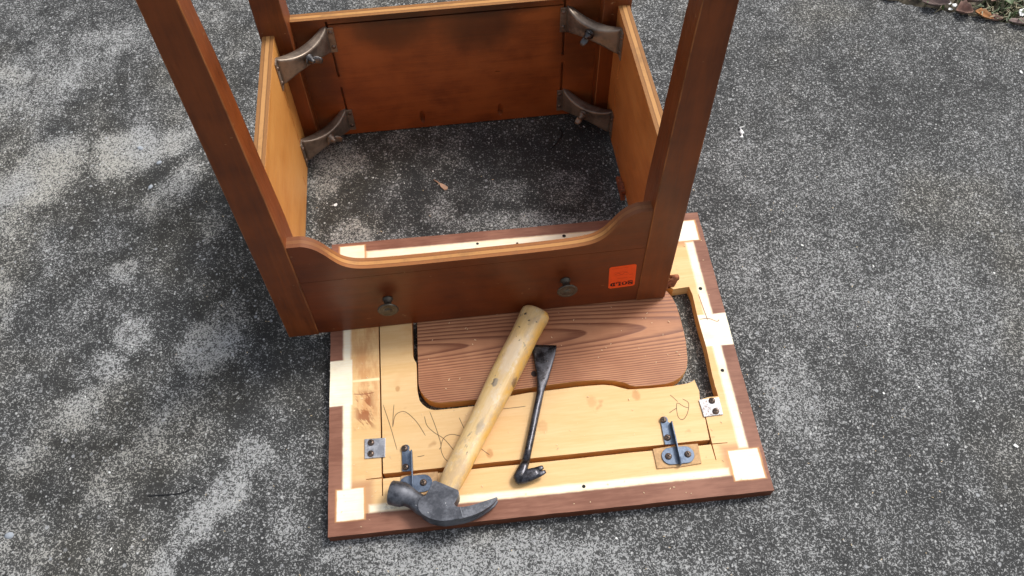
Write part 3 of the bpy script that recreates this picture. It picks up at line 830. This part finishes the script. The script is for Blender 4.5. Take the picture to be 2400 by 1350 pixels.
# scratches and knife marks on the frame (shallow dark lines cut in the surface)
for q in ([(.034, .203), (.050, .2015), (.064, .2025)], [(.5585, .2715), (.572, .2718), (.5835, .2655), (.588, .268)], [(.5665, .3160), (.5690, .285), (.5705, .2690)]):
    V, F = ribbon(q, .0011, TK + .00012); link('knife_mark', mesh(V, F), m_torn, of)
# screw holes
for (x, y, r) in ((.5727, .1836, .0022), (.2341, .4479, .0019), (.375, .4478, .0024), (.5722, .3255, .0024), (.345, .0325, .0020), (.156, .0335, .0014), (.298, .4415, .0016)):
    V, F = lathe_vf([(r * 1.25, .00005), (r, .00025)], 14, Matrix.Translation((x, y, TK)))
    link('screw_hole', mesh(V, F), m_black, of)

def screw_vf(x, y, z, r=.0047, ang=0.3):
    dome = lathe_vf([(r, 0), (r, .0010), (r * .88, .0020), (r * .55, .0028), (.0004, .0030)], 20, Matrix.Translation((x, y, z)))
    cr = []
    for k in (0, 1):
        Mx = Matrix.Translation((x, y, z + .0030)) @ Matrix.Rotation(ang + k * math.pi / 2, 4, 'Z')
        v, f = box_vf(-r * .55, r * .55, -r * .13, r * .13, -.0012, .00012 + k * .00005)
        cr.append(([Mx @ Vector(p) for p in v], f, 1))
    return join_vf([(dome[0], dome[1], 0)] + cr)
def add_screw(parent, x, y, z, ang):
    V, F, I = screw_vf(x, y, z, ang=ang)
    o = link('screw', mesh(V, F, I), [m_screw, m_black], parent)
    for p in o.data.polygons: p.use_smooth = p.material_index == 0
    return o
# flat joining plates
for quad, scr in (([(.0497, .1029), (.0779, .1023), (.0790, .1305), (.0498, .1317)], [(.0587, .1253), (.0582, .1090)]),
                  ([(.5291, .1140), (.5570, .1147), (.5574, .1415), (.5277, .1406)], [(.5459, .1370), (.5476, .1206)])):
    V, F, I = prism_vf(quad, TK + .0002, TK + .0018)
    pl = link('joining_plate', mesh(V, F), m_plate if quad[0][0] < .3 else m_plate2, panel); bevel(pl, .0004)
    for k, (x, y) in enumerate(scr): add_screw(pl, x, y, TK + .0017, .2 + k * .5 + x)
# swivel stay brackets
def stay(cx, arm_x, arm_y1, fin_x, pc, card, scr):
    e = thing('stay_bracket', '', ''); del e['label'], e['category']; e.parent = panel; e.matrix_parent_inverse = Matrix(); e.matrix_world = MP
    bpy.data.objects.remove(e)
    V, F, I = prism_vf([(card[0] + random.uniform(-.001, .001), card[2]), ((card[0] + card[1]) / 2, card[2] - .0008), (card[1], card[2] + .0012), (card[1] + .001, card[3]), ((card[0] + card[1]) / 2, card[3] + .0006), (card[0], card[3] - .001)], TK + .0002, TK + .0020)
    cd = link('cardboard_shim', mesh(V, F), m_card, panel)
    # round-ended swivel plate
    pts = []
    for cxx, a0 in ((pc[0] + .0105, -90), (pc[0] - .0105, 90)):
        for k in range(13): pts.append((cxx + .0122 * math.cos(R(a0 + 15 * k)), pc[1] + .0122 * math.sin(R(a0 + 15 * k))))
    V, F, I = prism_vf(pts, TK + .0022, TK + .0038)
    pl = link('swivel_plate', mesh(V, F), m_blue, panel); bevel(pl, .0004)
    for k in (2, 3):
        if scr[k]: add_screw(pl, *scr[k], TK + .0037, .5 + k)
    # arm: flat strip with an upright flange that runs over the swivel plate
    x0, x1 = arm_x
    strip = [(x0, .0790), (x1, .0780)] + [(x1, arm_y1 - .010), (x1 - .0035, arm_y1 - .007)]
    for k in range(7): strip.append(((x0 + x1) / 2 - .001 + .0055 * math.cos(R(k * 30)), arm_y1 - .004 + .0055 * math.sin(R(k * 30))))
    V, F, I = prism_vf(strip, TK + .0004, TK + .0020)
    fin = [(.047, .0030), (.0455, .0045), (.0465, .0085), (.056, .0120), (.078, .0118), (arm_y1 - .010, .0100), (arm_y1 - .0088, .0006), (.080, .0006), (.0700, .0048), (.0585, .0050)]
    v2, f2, i2 = prism_vf(fin, 0, .0018)
    v2 = [(fin_x + z, x, TK + y) for x, y, z in v2]
    VV, FF, II = join_vf([(V, F), (v2, [q[::1] for q in f2])])
    ar = link('stay_arm', mesh(VV, FF), m_blue, panel); bevel(ar, .0004)
    for k in (0, 1): add_screw(ar, *scr[k], TK + .0019, .9 * k)
stay(.48, (.4662, .4800), .1195, .4795, (.4803, .0610), (.4478, .5100), [(.4705, .1157), (.4712, .0886), (.4668, .0608), (.4938, .0610)]) if False else None
def stay2(arm_x, arm_y1, fin_x, pc, card, scr): stay(0, arm_x, arm_y1, fin_x, pc, card, scr)
stay2((.4660, .4802), .1195, .4796, (.4803, .0612), (.4480, .5105, .0462, .0755), [(.4708, .1155), (.4714, .0886), (.4668, .0610), (.4940, .0612)])
stay2((.1008, .1145), .1160, .1140, (.1185, .0590), (.0990, .1480, .0440, .0735), [(.1050, .1118), (.1056, .0846), None, (.1290, .0596)])
# torn veneer curl at the back corner of the opening
rs = []
for i in range(9):
    f = i / 8
    cx, cy, cz = .5240 + .010 * math.sin(f * 2.6), .3330 + .016 * f, TK + .001 + .013 * math.sin(f * 2.9)
    rs.append([(cx + (.0085 - .003 * f) * math.cos(k * .7854) + random.uniform(-.0008, .0008), cy + random.uniform(-.0012, .0012) + .001 * math.sin(k * .7854), cz + .0035 * math.sin(k * .7854)) for k in range(8)])
link('torn_veneer', mesh(*tube_vf(rs), smooth=True), m_torn, panel)

# ------------------------------------------------------------------ lid board lying in the opening
lid = [(.1310, .3120), (.1295, .260), (.1284, .2099), (.1292, .2040), (.1312, .1975), (.1360, .1890), (.1422, .1825), (.1500, .1785), (.1591, .1764), (.185, .1760), (.212, .1762), (.240, .1815), (.2655, .1856), (.288, .1862), (.320, .1880), (.3565, .1893), (.388, .1882), (.410, .1850), (.4277, .1795), (.4345, .1745), (.4420, .1722), (.462, .1712), (.485, .1712), (.4985, .1740), (.5085, .1790), (.5165, .1860), (.5225, .1945), (.5262, .2080), (.5300, .2364), (.5305, .2560), (.5302, .2772), (.5288, .3000), (.5255, .3150), (.5195, .3270), (.5090, .3370), (.4950, .3400), (.150, .3400), (.1375, .3340)]
lm = Matrix.Translation(MP @ Vector((0, 0, 0))) @ Matrix.Rotation(.09072, 4, 'Z')
lo = Vector((.33, .26, 0))
V, F, I = prism_vf(lid, .0006, TK - .0008)
ld = link('lid_board', mesh(V, F, I), [m_lid, m_edge_lid])
ld.matrix_world = lm
bevel(ld, .0012, 3)
tag(ld, 'reddish brown pine board with dark grain and rounded corners, lying in the panel opening', 'board')

# ------------------------------------------------------------------ claw hammer
HO = Vector((.150, .020, TK))
ha = thing('claw_hammer', 'worn claw hammer with yellowish wooden handle lying across the panel', 'hammer', MP @ Matrix.Translation(HO))
def hl(u, v, z=0.0): return Vector((u / 1000 - HO.x, v / 1000 - HO.y, z))
ZC = .0160
def sweep(stations, n=20, power=2.0, zoff=0.0):
    """stations: (u, v, half width in plane, half thickness, exponent)"""
    pts = [hl(s[0], s[1]) for s in stations]; rings = []
    for i, s in enumerate(stations):
        t = (pts[min(i + 1, len(pts) - 1)] - pts[max(i - 1, 0)]).normalized(); nn = Vector((-t.y, t.x, 0))
        e = 2.0 / s[4]; ring = []
        for k in range(n):
            an = 2 * math.pi * k / n; c, q = math.cos(an), math.sin(an)
            xx = math.copysign(abs(c) ** e, c) * s[2] / 1000; zz = math.copysign(abs(q) ** e, q) * s[3] / 1000
            ring.append(pts[i] + nn * xx + Vector((0, 0, ZC + (s[5] / 1000 if len(s) > 5 else 0) + zz)))
        rings.append(ring)
    return tube_vf(rings)
def dense(st, n=5):
    out = []
    P_ = [tuple(s) + (0,) * (6 - len(s)) for s in st]
    for i in range(len(P_) - 1):
        p0, p1, p2, p3 = P_[max(i - 1, 0)], P_[i], P_[i + 1], P_[min(i + 2, len(P_) - 1)]
        for k in range(n):
            t = k / n
            out.append(tuple(0.5 * (2 * p1[j] + (p2[j] - p0[j]) * t + (2 * p0[j] - 5 * p1[j] + 4 * p2[j] - p3[j]) * t * t + (3 * p1[j] - p0[j] - 3 * p2[j] + p3[j]) * t ** 3) for j in range(6)))
    out.append(P_[-1]); return out
bell = [(84.6, 46.8, 11.5, 11.5, 2), (84.9, 46.7, 14.2, 14.2, 2), (86.6, 46.2, 16.2, 15.8, 2), (101.5, 41.8, 16.6, 16.0, 2), (104.5, 40.6, 15.6, 15.0, 2), (108.5, 38.6, 13.6, 13.2, 2.1)]
neck = [(108.5, 38.6, 13.6, 13.2, 2.1), (114, 34.6, 12.2, 12.2, 2.2), (120, 30.0, 12.0, 11.8, 2.5), (127, 24.4, 12.6, 11.6, 3.0), (134, 19.5, 12.0, 11.0, 3.0)]
head = sweep(bell + dense(neck, 4)[1:], 28)
h1 = link('hammer_head', mesh(*head, smooth=True), m_head, ha)
cheek = [(124.5, 30.4), (132.7, 33.2), (138.4, 42.0), (143.6, 51.6), (147.0, 52.2), (175.8, 36.4), (177.2, 33.5), (176.2, 28.5), (169.6, 17.6), (172.2, 14.6), (178.0, 13.2), (181.0, -1.2), (170.0, -2.8), (155.1, -3.2), (145, -1.0), (135.8, 2.6), (126.9, 9.0), (122.6, 15.5), (121.5, 23.0)]
V, F, I = prism_vf([(u / 1000 - HO.x, v / 1000 - HO.y) for u, v in cheek], ZC - .0128, ZC + .0128)
ey = link('cheek', mesh(V, F), m_head, h1); bevel(ey, .0026, 3)
claw = [(176.0, 13.4), (181, 13.1), (188.5, 13.6), (197, 15.2), (206.2, 17.4), (216, 19.8), (226.4, 22.4), (227.0, 20.6), (222.2, 14.8), (214, 9.6), (205.1, 5.0), (196, 1.6), (187.4, -0.6), (180.0, -1.8), (175, -2.3)]
for sg in (1, -1):
    V, F, I = prism_vf([(u / 1000 - HO.x, v / 1000 - HO.y) for u, v in claw], 0, 1)
    W_ = []
    for x, y, z in V:
        k = min(1, max(0, (x + HO.x - .177) / .049)); zo = .0128 - .0035 * k; zi = .0006 + .0042 * k ** .8
        W_.append((x, y, ZC + sg * (zi + (zo - zi) * z)))
    if sg < 0: F = [f[::-1] for f in F]
    bevel(link('claw', mesh(W_, F), m_head, h1), .0016, 3)
# handle
A0, A1 = Vector((160.5, 41.0)), Vector((313.5, 305.0))
dirh = (A1 - A0).normalized(); Lh = (A1 - A0).length
HM = Matrix.Translation(hl(A0.x, A0.y, ZC)) @ Matrix.Rotation(math.atan2(dirh.y, dirh.x) - math.pi / 2, 4, 'Z') @ Matrix.Rotation(-.006, 4, 'X')
prof = [(-4, 12.5, 9.5), (6, 13.6, 10.5), (14, 15.0, 11.5), (30, 16.0, 12.4), (60, 16.2, 12.6), (95, 16.8, 13.0), (140, 18.6, 14.0), (180, 20.2, 14.6), (220, 20.4, 14.8), (255, 19.8, 14.6), (280, 20.6, 15.0), (294, 21.6, 15.4), (300, 21.0, 15.0), (303.5, 18.6, 13.2), (305.3, 14.0, 10.0), (306, 7, 5)]
prof = [(y * Lh / 305, x * 1.04, z * 1.02) for y, x, z in prof]
rings = []
for i in range(len(prof) - 1):
    for k in range(3):
        f = k / 3; q = [prof[i][j] * (1 - f) + prof[i + 1][j] * f for j in range(3)]
        if i == len(prof) - 2 and k: continue
        rings.append([Vector((math.copysign(abs(math.cos(t)) ** .88, math.cos(t)) * q[1] / 1000, q[0] / 1000, math.copysign(abs(math.sin(t)) ** .88, math.sin(t)) * q[2] / 1000)) for t in [2 * math.pi * j / 28 for j in range(28)]])
rings.append([Vector((math.cos(t) * .007, Lh * 306 / 305 / 1000, math.sin(t) * .005)) for t in [2 * math.pi * j / 28 for j in range(28)]])
V, F = tube_vf(rings); F = [f[::-1] for f in F]
hd = link('handle', mesh(V, F, smooth=True), m_handle, ha); hd.matrix_local = HM

# ------------------------------------------------------------------ small pry bar
BO = Vector((.285, .12, TK))
pb = thing('pry_bar', 'small black steel pry bar with flared flat blade, beside the hammer handle', 'pry bar', MP @ Matrix.Translation(BO))
def bl(u, v, z): return Vector((u / 1000 - BO.x, v / 1000 - BO.y, z / 1000))
def bar_ring(u, v, z, hw, ht, tw, e=2.0, dirv=None, n=20):
    t = Vector((dirv[0], dirv[1], 0)).normalized(); sx = Vector((t.y, -t.x, 0)); out = []
    for k in range(n):
        an = 2 * math.pi * k / n; c, q = math.cos(an), math.sin(an); ee = 2 / e
        xx = math.copysign(abs(c) ** ee, c) * hw; zz = math.copysign(abs(q) ** ee, q) * ht
        x2 = xx * math.cos(tw) - zz * math.sin(tw); z2 = xx * math.sin(tw) + zz * math.cos(tw)
        out.append(bl(u, v, z) + sx * (x2 / 1000) + Vector((0, 0, z2 / 1000)))
    return out
dv = (.15, 1)
stn = [(318.0, 251.5, 2.4, 18.6, .5, 0), (317.6, 247, 2.6, 18.2, 1.0, 0), (315.4, 232, 3.4, 15.8, 1.5, -.03), (312.2, 214, 4.6, 12.2, 2.0, -.08), (308.8, 197, 5.4, 8.8, 2.8, -.18), (306, 186, 5.8, 6.8, 3.6, -.3), (302.6, 174, 5.8, 5.3, 4.8, -.3), (296.6, 155, 6.0, 5.3, 5.3, 0), (286.0, 122, 6.4, 5.3, 5.3, 0), (275.7, 90, 6.8, 5.3, 5.3, 0), (269.2, 70, 7.2, 5.5, 5.5, 0)]
rg = [bar_ring(u, v, z, hw, ht, tw, 3.0 if hw > 6 else 2.0, (.3, 1) if v < 200 else (.12, 1)) for u, v, z, hw, ht, tw in stn]
bld = link('shank', mesh(*tube_vf(rg[::-1]), smooth=True), m_bar, pb)
# claw foot, bent sideways, split at the tip
ft = [(270.5, 74, 7.4, 5.4, 5.4), (266.5, 66, 7.6, 6.4, 6.0), (262, 57, 7.6, 8.0, 6.8), (260, 52, 7.4, 9.2, 7.0), (263, 50.5, 7.2, 9.4, 6.8)]
rg = [bar_ring(u, v, z, hw, ht, 0, 2.4, q) for (u, v, z, hw, ht), q in zip(ft, ((-.35, -1), (-.45, -1), (-.4, -1), (0, -1), (.6, -.8)))]
rg2 = [bar_ring(u, v, z, hw, ht, 0, 2.4, (1, .22)) for u, v, z, hw, ht in ((252.5, 50.0, 7.0, 5.0, 4.4), (255, 50.4, 7.0, 8.2, 6.4), (264, 51.6, 7.4, 9.2, 6.8), (273, 53.0, 8.6, 8.8, 5.8), (281, 54.6, 9.8, 8.0, 4.4), (287, 56.0, 10.6, 7.2, 3.2))]
V, F, I = join_vf([tube_vf(rg), tube_vf(rg2)])
link('foot', mesh(V, F, smooth=True), m_bar, pb)
for sg in (1, -1):
    q = [bar_ring(u, v + sg * o, z, hw, ht, 0, 2.6, (1, .22)) for u, v, z, hw, ht, o in ((282, 54.8, 9.9, 3.8, 3.8, 3.8), (288, 56.2, 10.8, 3.7, 2.8, 3.6), (292 if sg < 0 else 291, 57.2, 11.4, 3.2, 1.8, 3.5), (295.5 if sg < 0 else 293.0, 58.0, 11.8, 2.2, .8, 3.2))]
    link('claw', mesh(*tube_vf(q), smooth=True), m_bar, pb)

# ------------------------------------------------------------------ debris on the concrete
def flake_mesh(s, k):
    rnd = random.Random(k); n = rnd.choice((5, 6, 7)); pts = []
    el = rnd.uniform(.35, .8)
    for i in range(n):
        an = 2 * math.pi * i / n + rnd.uniform(-.25, .25); r = s * rnd.uniform(.55, 1.0)
        pts.append((r * math.cos(an), r * el * math.sin(an)))
    V, F, I = prism_vf(pts, .0004, .0004 + s * .12)
    return mesh([(x, y, z + (s * .12 if x > s * .3 else 0)) for x, y, z in V], F)
fl = [(-0.2967, 0.8646, 9), (0.7079, 0.4195, 9), (0.6123, 0.4222, 5), (0.4752, 0.7681, 5), (0.5813, 0.7253, 6), (0.5795, 0.6177, 4), (0.5424, 0.503, 4), (0.5963, 0.5124, 4), (0.6319, 0.5496, 4), (0.7018, 0.5407, 3), (0.4862, 0.5903, 4), (0.3823, 0.5753, 3), (0.6698, 0.4881, 4), (0.509, 1.1957, 5), (0.9628, 1.1544, 9), (0.8347, 0.9702, 3), (-0.6238, 0.4061, 5), (-0.5672, 0.4002, 5), (-0.5548, 0.3517, 5), (-0.5395, 0.2934, 6), (-0.4698, 0.4461, 3), (-0.2021, 0.9128, 3), (-0.1827, 0.9096, 3), (-0.2374, 0.9229, 4), (0.1336, 1.0343, 5), (-0.1344, 0.9352, 4), (0.1347, 0.2982, 4), (-0.3196, 0.4891, 3), (-0.4811, 0.4883, 3), (0.7348, 1.1818, 3), (0.5183, 1.1071, 3), (0.6685, 0.663, 3), (-0.7478, 0.7521, 3), (-0.8048, 0.8039, 3), (-0.6485, 0.8011, 3), (-0.6314, 0.5164, 3), (-0.4517, 0.7222, 3), (0.7701, 0.709, 4)]
FL = ['pointed white chip on the dark concrete inside the table frame',
      'largest white flake at far right, level with the panel front',
      'small white flake just left of the largest flake at far right',
      'white fleck on concrete a little right of the panel back corner',
      'cream chip on the open concrete right of the table',
      'white fleck below the cream chip on the right',
      'fleck on the right concrete level with the hinge plate on the panel',
      'fleck beside and right of the one level with the hinge plate',
      'fleck right of the panel, upper one of a loose trio',
      'faint fleck near the right picture edge, above the largest flake',
      'fleck right of the panel white rectangle, halfway to the cream chip',
      'fleck nearest the right edge of the tabletop panel',
      'fleck just above left of the largest flake at far right',
      'white fleck on the concrete right of the raised leg, near the top',
      'cream curled flake at the right picture edge below the garden bed',
      'small fleck at right, below the curled flake at the picture edge',
      'left one of two white flecks in a row at lower left',
      'right one of two white flecks in a row at lower left',
      'round beige fleck under the pair of flecks at lower left',
      'elongated white flake lowest of all at lower left',
      'fleck above the thin dark stem at lower left',
      'left one of two close flecks beside the wood sliver inside the frame',
      'right one of two close flecks beside the wood sliver inside the frame',
      'fleck nearest the left side panel inside the frame',
      'white fleck by the lower right bracket inside the frame',
      'fleck just above the wood sliver inside the frame',
      'white fleck on pale concrete in front of the panel front edge',
      'fleck just left of the panel left edge',
      'fleck on the concrete between pale patches, below left of the frame',
      'tiny fleck on the slab near the garden bed edge',
      'tiny fleck on dark concrete between raised leg and garden bed',
      'tiny fleck on open concrete, upper right of the cream chip level',
      'tiny fleck at the left, beside the large pale patch lower end',
      'tiny fleck nearest the left picture edge at mid height',
      'tiny fleck above the small round pale patch on the left',
      'tiny fleck below the middle pale patches on the left',
      'tiny fleck in the shade beside the raised left leg',
      'fleck near the right picture edge at mid height']
for i, (x, y, s) in enumerate(fl):
    o = link('paint_flake', flake_mesh(s / 1000 * .62, i), m_flake)
    o.location = (x, y, 0); o.rotation_euler = (0, 0, random.uniform(0, 6.28))
    tag(o, FL[i], 'paint flake', 'white paint flecks on the concrete')
for i, (x, y, s, lab) in enumerate(((-0.6812, 0.3141, 9, 'pale grey pebble embedded near the lower left corner'), (-0.6207, 0.9103, 7, 'round pale pebble below the worn patch left of the table'), (-0.6582, 0.9991, 8, 'grey pebble in the pale worn patch, farthest of the three'), (-0.6175, 0.9647, 7, 'grey pebble at the right edge of the worn patch'))):
    V, F = lathe_vf([(.0001, -.002), (.0007 * s, -.0004), (.00072 * s, .0004), (.0005 * s, .0014), (.0002 * s, .0018)], 14)
    V = [(p[0] * (1 + .25 * mnoise.noise(Vector((p[0] * 300, p[1] * 300, i)))), p[1] * .7, p[2]) for p in V]
    o = link('pebble', mesh(V, F, smooth=True), m_pebble); o.location = (x, y, 0); o.rotation_euler = (0, 0, i * 1.3); tag(o, lab, 'pebble', 'pebbles in the concrete')

def leaf_mesh(L, Wd, curl, k, tip=1.0):
    rnd = random.Random(k); V, F = [], []
    nu, nv = 10, 6
    for i in range(nu + 1):
        f = i / nu; hw = Wd * (math.sin(math.pi * f ** .8) ** .8) + .0004
        hw *= 1 + .12 * math.sin(f * 23 + k)
        for j in range(nv + 1):
            g_ = -1 + 2 * j / nv
            z = curl * (abs(g_) ** 2) * hw * .9 + curl * .5 * L * (f - .5) ** 2 + .0012 * mnoise.noise(Vector((f * 5, g_ * 2, k)))
            V.append((L * (f - .5), hw * g_, z + .0015))
    for i in range(nu):
        for j in range(nv):
            q = i * (nv + 1) + j; F.append((q, q + nv + 1, q + nv + 2, q + 1))
    return mesh(V, F, smooth=True)
def put_leaf(name, me, mat, loc, rot, label, cat, group=None):
    o = link(name, me, mat); o.location = loc; o.rotation_euler = rot
    sm = o.modifiers.new('thick', 'SOLIDIFY'); sm.thickness = .0004
    return tag(o, label, cat, group)
# curled white scrap right of the table leg
c = catmull([(0, .012, .001), (-.004, .006, .004), (-.001, -.001, .002), (.001, -.008, .0015), (.0005, -.016, .003)], 5)
V, F = [], []
for i, p in enumerate(c):
    wd = .0022 + .0016 * math.sin(i * .7); V += [p + Vector((wd, .0006, .0012)), p + Vector((-wd, -.0006, 0))]
F = [(2 * i, 2 * i + 1, 2 * i + 3, 2 * i + 2) for i in range(len(c) - 1)]
put_leaf('white_scrap', mesh(V, F, smooth=True), m_flake, (.4155, 1.0155, .0005), (0, 0, -.3), 'curled translucent white scrap on the concrete right of the front leg', 'scrap')
# wood sliver inside the frame
V, F, I = prism_vf([(-.018, -.0008), (-.004, -.0012), (.003, -.0042), (.012, -.0050), (.0155, -.001), (.0125, .0035), (.004, .0030), (-.004, .0006)], .0004, .0022)
o = link('wood_sliver', mesh(V, F), plain('pinkish_wood', lin(186, 150, 124), .7)); o.location = (-.119, .905, 0); o.rotation_euler = (0, 0, -.75); tag(o, 'pale pinkish wood sliver on the concrete inside the table frame', 'wood sliver')
def twig(name, pts, r, label, mat):
    c = catmull(pts, 6); rings = []
    for i, p in enumerate(c):
        t = (c[min(i + 1, len(c) - 1)] - c[max(i - 1, 0)]).normalized(); q = t.to_track_quat('Z', 'Y'); rr_ = r * (1 - .6 * i / len(c))
        rings.append([p + q @ Vector((rr_ * math.cos(k * 1.0472), rr_ * math.sin(k * 1.0472), 0)) for k in range(6)])
    o = link(name, mesh(*tube_vf(rings), smooth=True), mat); return tag(o, label, 'twig')
twig('black_twig', [(.0905, 1.030, .002), (.0935, 1.017, .003), (.0885, 1.003, .0028), (.078, .989, .002), (.069, .978, .0015)], .0017, 'thin black curved twig on dark concrete inside the table frame', m_twig)
twig('thin_stem', [(-.505, .3655, .001), (-.483, .3665, .0012), (-.462, .3685, .0015), (-.448, .3735, .002), (-.441, .3785, .002)], .0009, 'thin dark stem lying on the concrete at lower left', m_twig)
for i, (x, y, r) in enumerate(((-.195, .915, .3), (-.15, .925, 2.0), (-.02, .905, 1.1))):
    pass

# sawdust and splinters left on the panel, the lid and the concrete round them
V, F = [], []
rs_ = random.Random(3)
for k in range(420):
    if k < 230: u, v, z = rs_.uniform(.005, .595), rs_.uniform(.005, .45), TK + .0003
    else: u, v, z = rs_.uniform(-.25, .85), rs_.uniform(-.10, .62), .0008
    if k < 230:
        if .128 < u < .560 and .165 < v < .345 and not (.14 < u < .52 and .195 < v < .33): continue
        if .065 < v < .083 or .070 < u < .077 or .527 < u < .534: continue
    elif -.01 < u < .61 and -.01 < v < .48: continue
    L = rs_.uniform(.0008, .0032); wd = rs_.uniform(.0003, .0008); an = rs_.uniform(0, 3.14)
    Mx = MP @ Matrix.Translation((u, v, z)) @ Matrix.Rotation(an, 4, 'Z') @ Matrix.Rotation(rs_.uniform(-.2, .2), 4, 'Y')
    bv, bf = box_vf(-L / 2, L / 2, -wd / 2, wd / 2, 0, wd); o_ = len(V)
    V += [Mx @ Vector(p) for p in bv]; F += [tuple(i + o_ for i in q) for q in bf]
sd_ = link('sawdust', mesh(V, F), plain('pale_sawdust', lin(232, 208, 168), .8, .2)); sd_['kind'] = 'stuff'
tag(sd_, 'pale sawdust and splinters scattered over the panel and nearby concrete', 'sawdust')

# dead leaves, ivy leaves and white bits along the garden bed
labels_used = {}
lv = [(.015, .014, .058, .020, .15, m_dry, 'brown curled dead leaf at the left end of the garden bed edge'),
      (.058, .016, .022, .007, 1.3, m_dry, 'small upright brown leaf scrap left of the first white petal'),
      (.122, .008, .058, .019, .05, m_dry3, 'long grey brown dead leaf lying along the slab edge'),
      (.193, .006, .040, .018, .35, m_dry, 'pinkish brown dead leaf between the white trio and the orange leaf'),
      (.243, .002, .042, .015, -.25, m_dry2, 'orange brown dead leaf on the edge of the slab'),
      (.340, -.002, .060, .011, .0, m_dry3, 'pale grey leaf at the right end of the slab edge'),
      (.275, .000, .028, .010, .2, m_dry, 'small brown leaf just right of the orange leaf'),
      (.205, .040, .058, .016, .3, m_dry3, 'dark folded leaf behind the pinkish brown leaf'),
      (.262, .062, .050, .017, 1.4, m_dry, 'brown dead leaf lying in the grass of the bed'),
      (.09, .045, .055, .016, .6, m_dry, 'brown dead leaf behind the first white petal'),
      (.150, .045, .050, .016, -.4, m_dry, 'dead leaf behind the long grey brown leaf'),
      (-.04, .020, .055, .018, .3, m_dry3, 'grey dead leaf beyond the left end of the visible edge'),
      (.385, .020, .045, .014, .6, m_dry, 'brown dead leaf under the green leaves at the picture edge')]
for i, (t, n, L, Wd, rz, mt, lab) in enumerate(lv):
    p = edge(t * .76, n)
    put_leaf('dead_leaf', leaf_mesh(L * .9, Wd * .8, .7 + .2 * (i % 4), i), mt, (p[0], p[1], -.0005 + .002 * (i % 3)), (random.uniform(-.25, .25), random.uniform(-.2, .2), math.atan2(ed.y, ed.x) + rz), lab, 'leaf', 'dead leaves along the garden bed')
p = edge(.27, .05)
ivy = thing('ivy_plant', 'small green ivy plant at the edge of the garden bed', 'plant', Matrix.Translation((p[0], p[1], -.012)))
for i in range(16):
    q = edge(random.uniform(.18, .40), random.uniform(.018, .11)); z = .016 + random.uniform(0, .014)
    o = link('leaf', leaf_mesh(random.uniform(.018, .032), random.uniform(.008, .013), .35, 40 + i), m_green, ivy)
    o.location = (q[0] - p[0], q[1] - p[1], z); o.rotation_euler = (random.uniform(-.5, .5), random.uniform(-.5, .5), random.uniform(0, 6.28))
    c = catmull([(0, 0, 0), ((q[0] - p[0]) * .6, (q[1] - p[1]) * .4, .004), (q[0] - p[0], q[1] - p[1], z)], 5); rings = []
    for k_, cc in enumerate(c): rings.append([cc + Vector((.0007 * math.cos(k * 1.5708), .0007 * math.sin(k * 1.5708), 0)) for k in range(4)])
    link('stem', mesh(*tube_vf(rings)), m_green, ivy)
PL = ['white petal among leaves at the left of the garden bed', 'left petal of the white trio on the slab edge', 'nearest petal of the white trio on the slab edge', 'farthest petal of the white trio on the slab edge', 'largest white petal beside the green leaves at the right edge', 'white bit in the grass behind the largest petal', 'white bit in the grass behind the dead leaves']
for i, (t, n, s) in enumerate(((.078, .020, 9), (.150, .016, 8), (.163, .008, 9), (.155, .003, 6), (.326, .030, 17), (.30, .07, 9), (.2, .075, 8))):
    p = edge(t * .78, n); o = link('white_petal', flake_mesh(s / 1000, 80 + i), m_flake); o.location = (p[0], p[1], .004 + .003 * (i % 3)); o.rotation_euler = (random.uniform(-.4, .4), random.uniform(-.4, .4), i)
    tag(o, PL[i], 'petal', 'white bits in the garden bed')
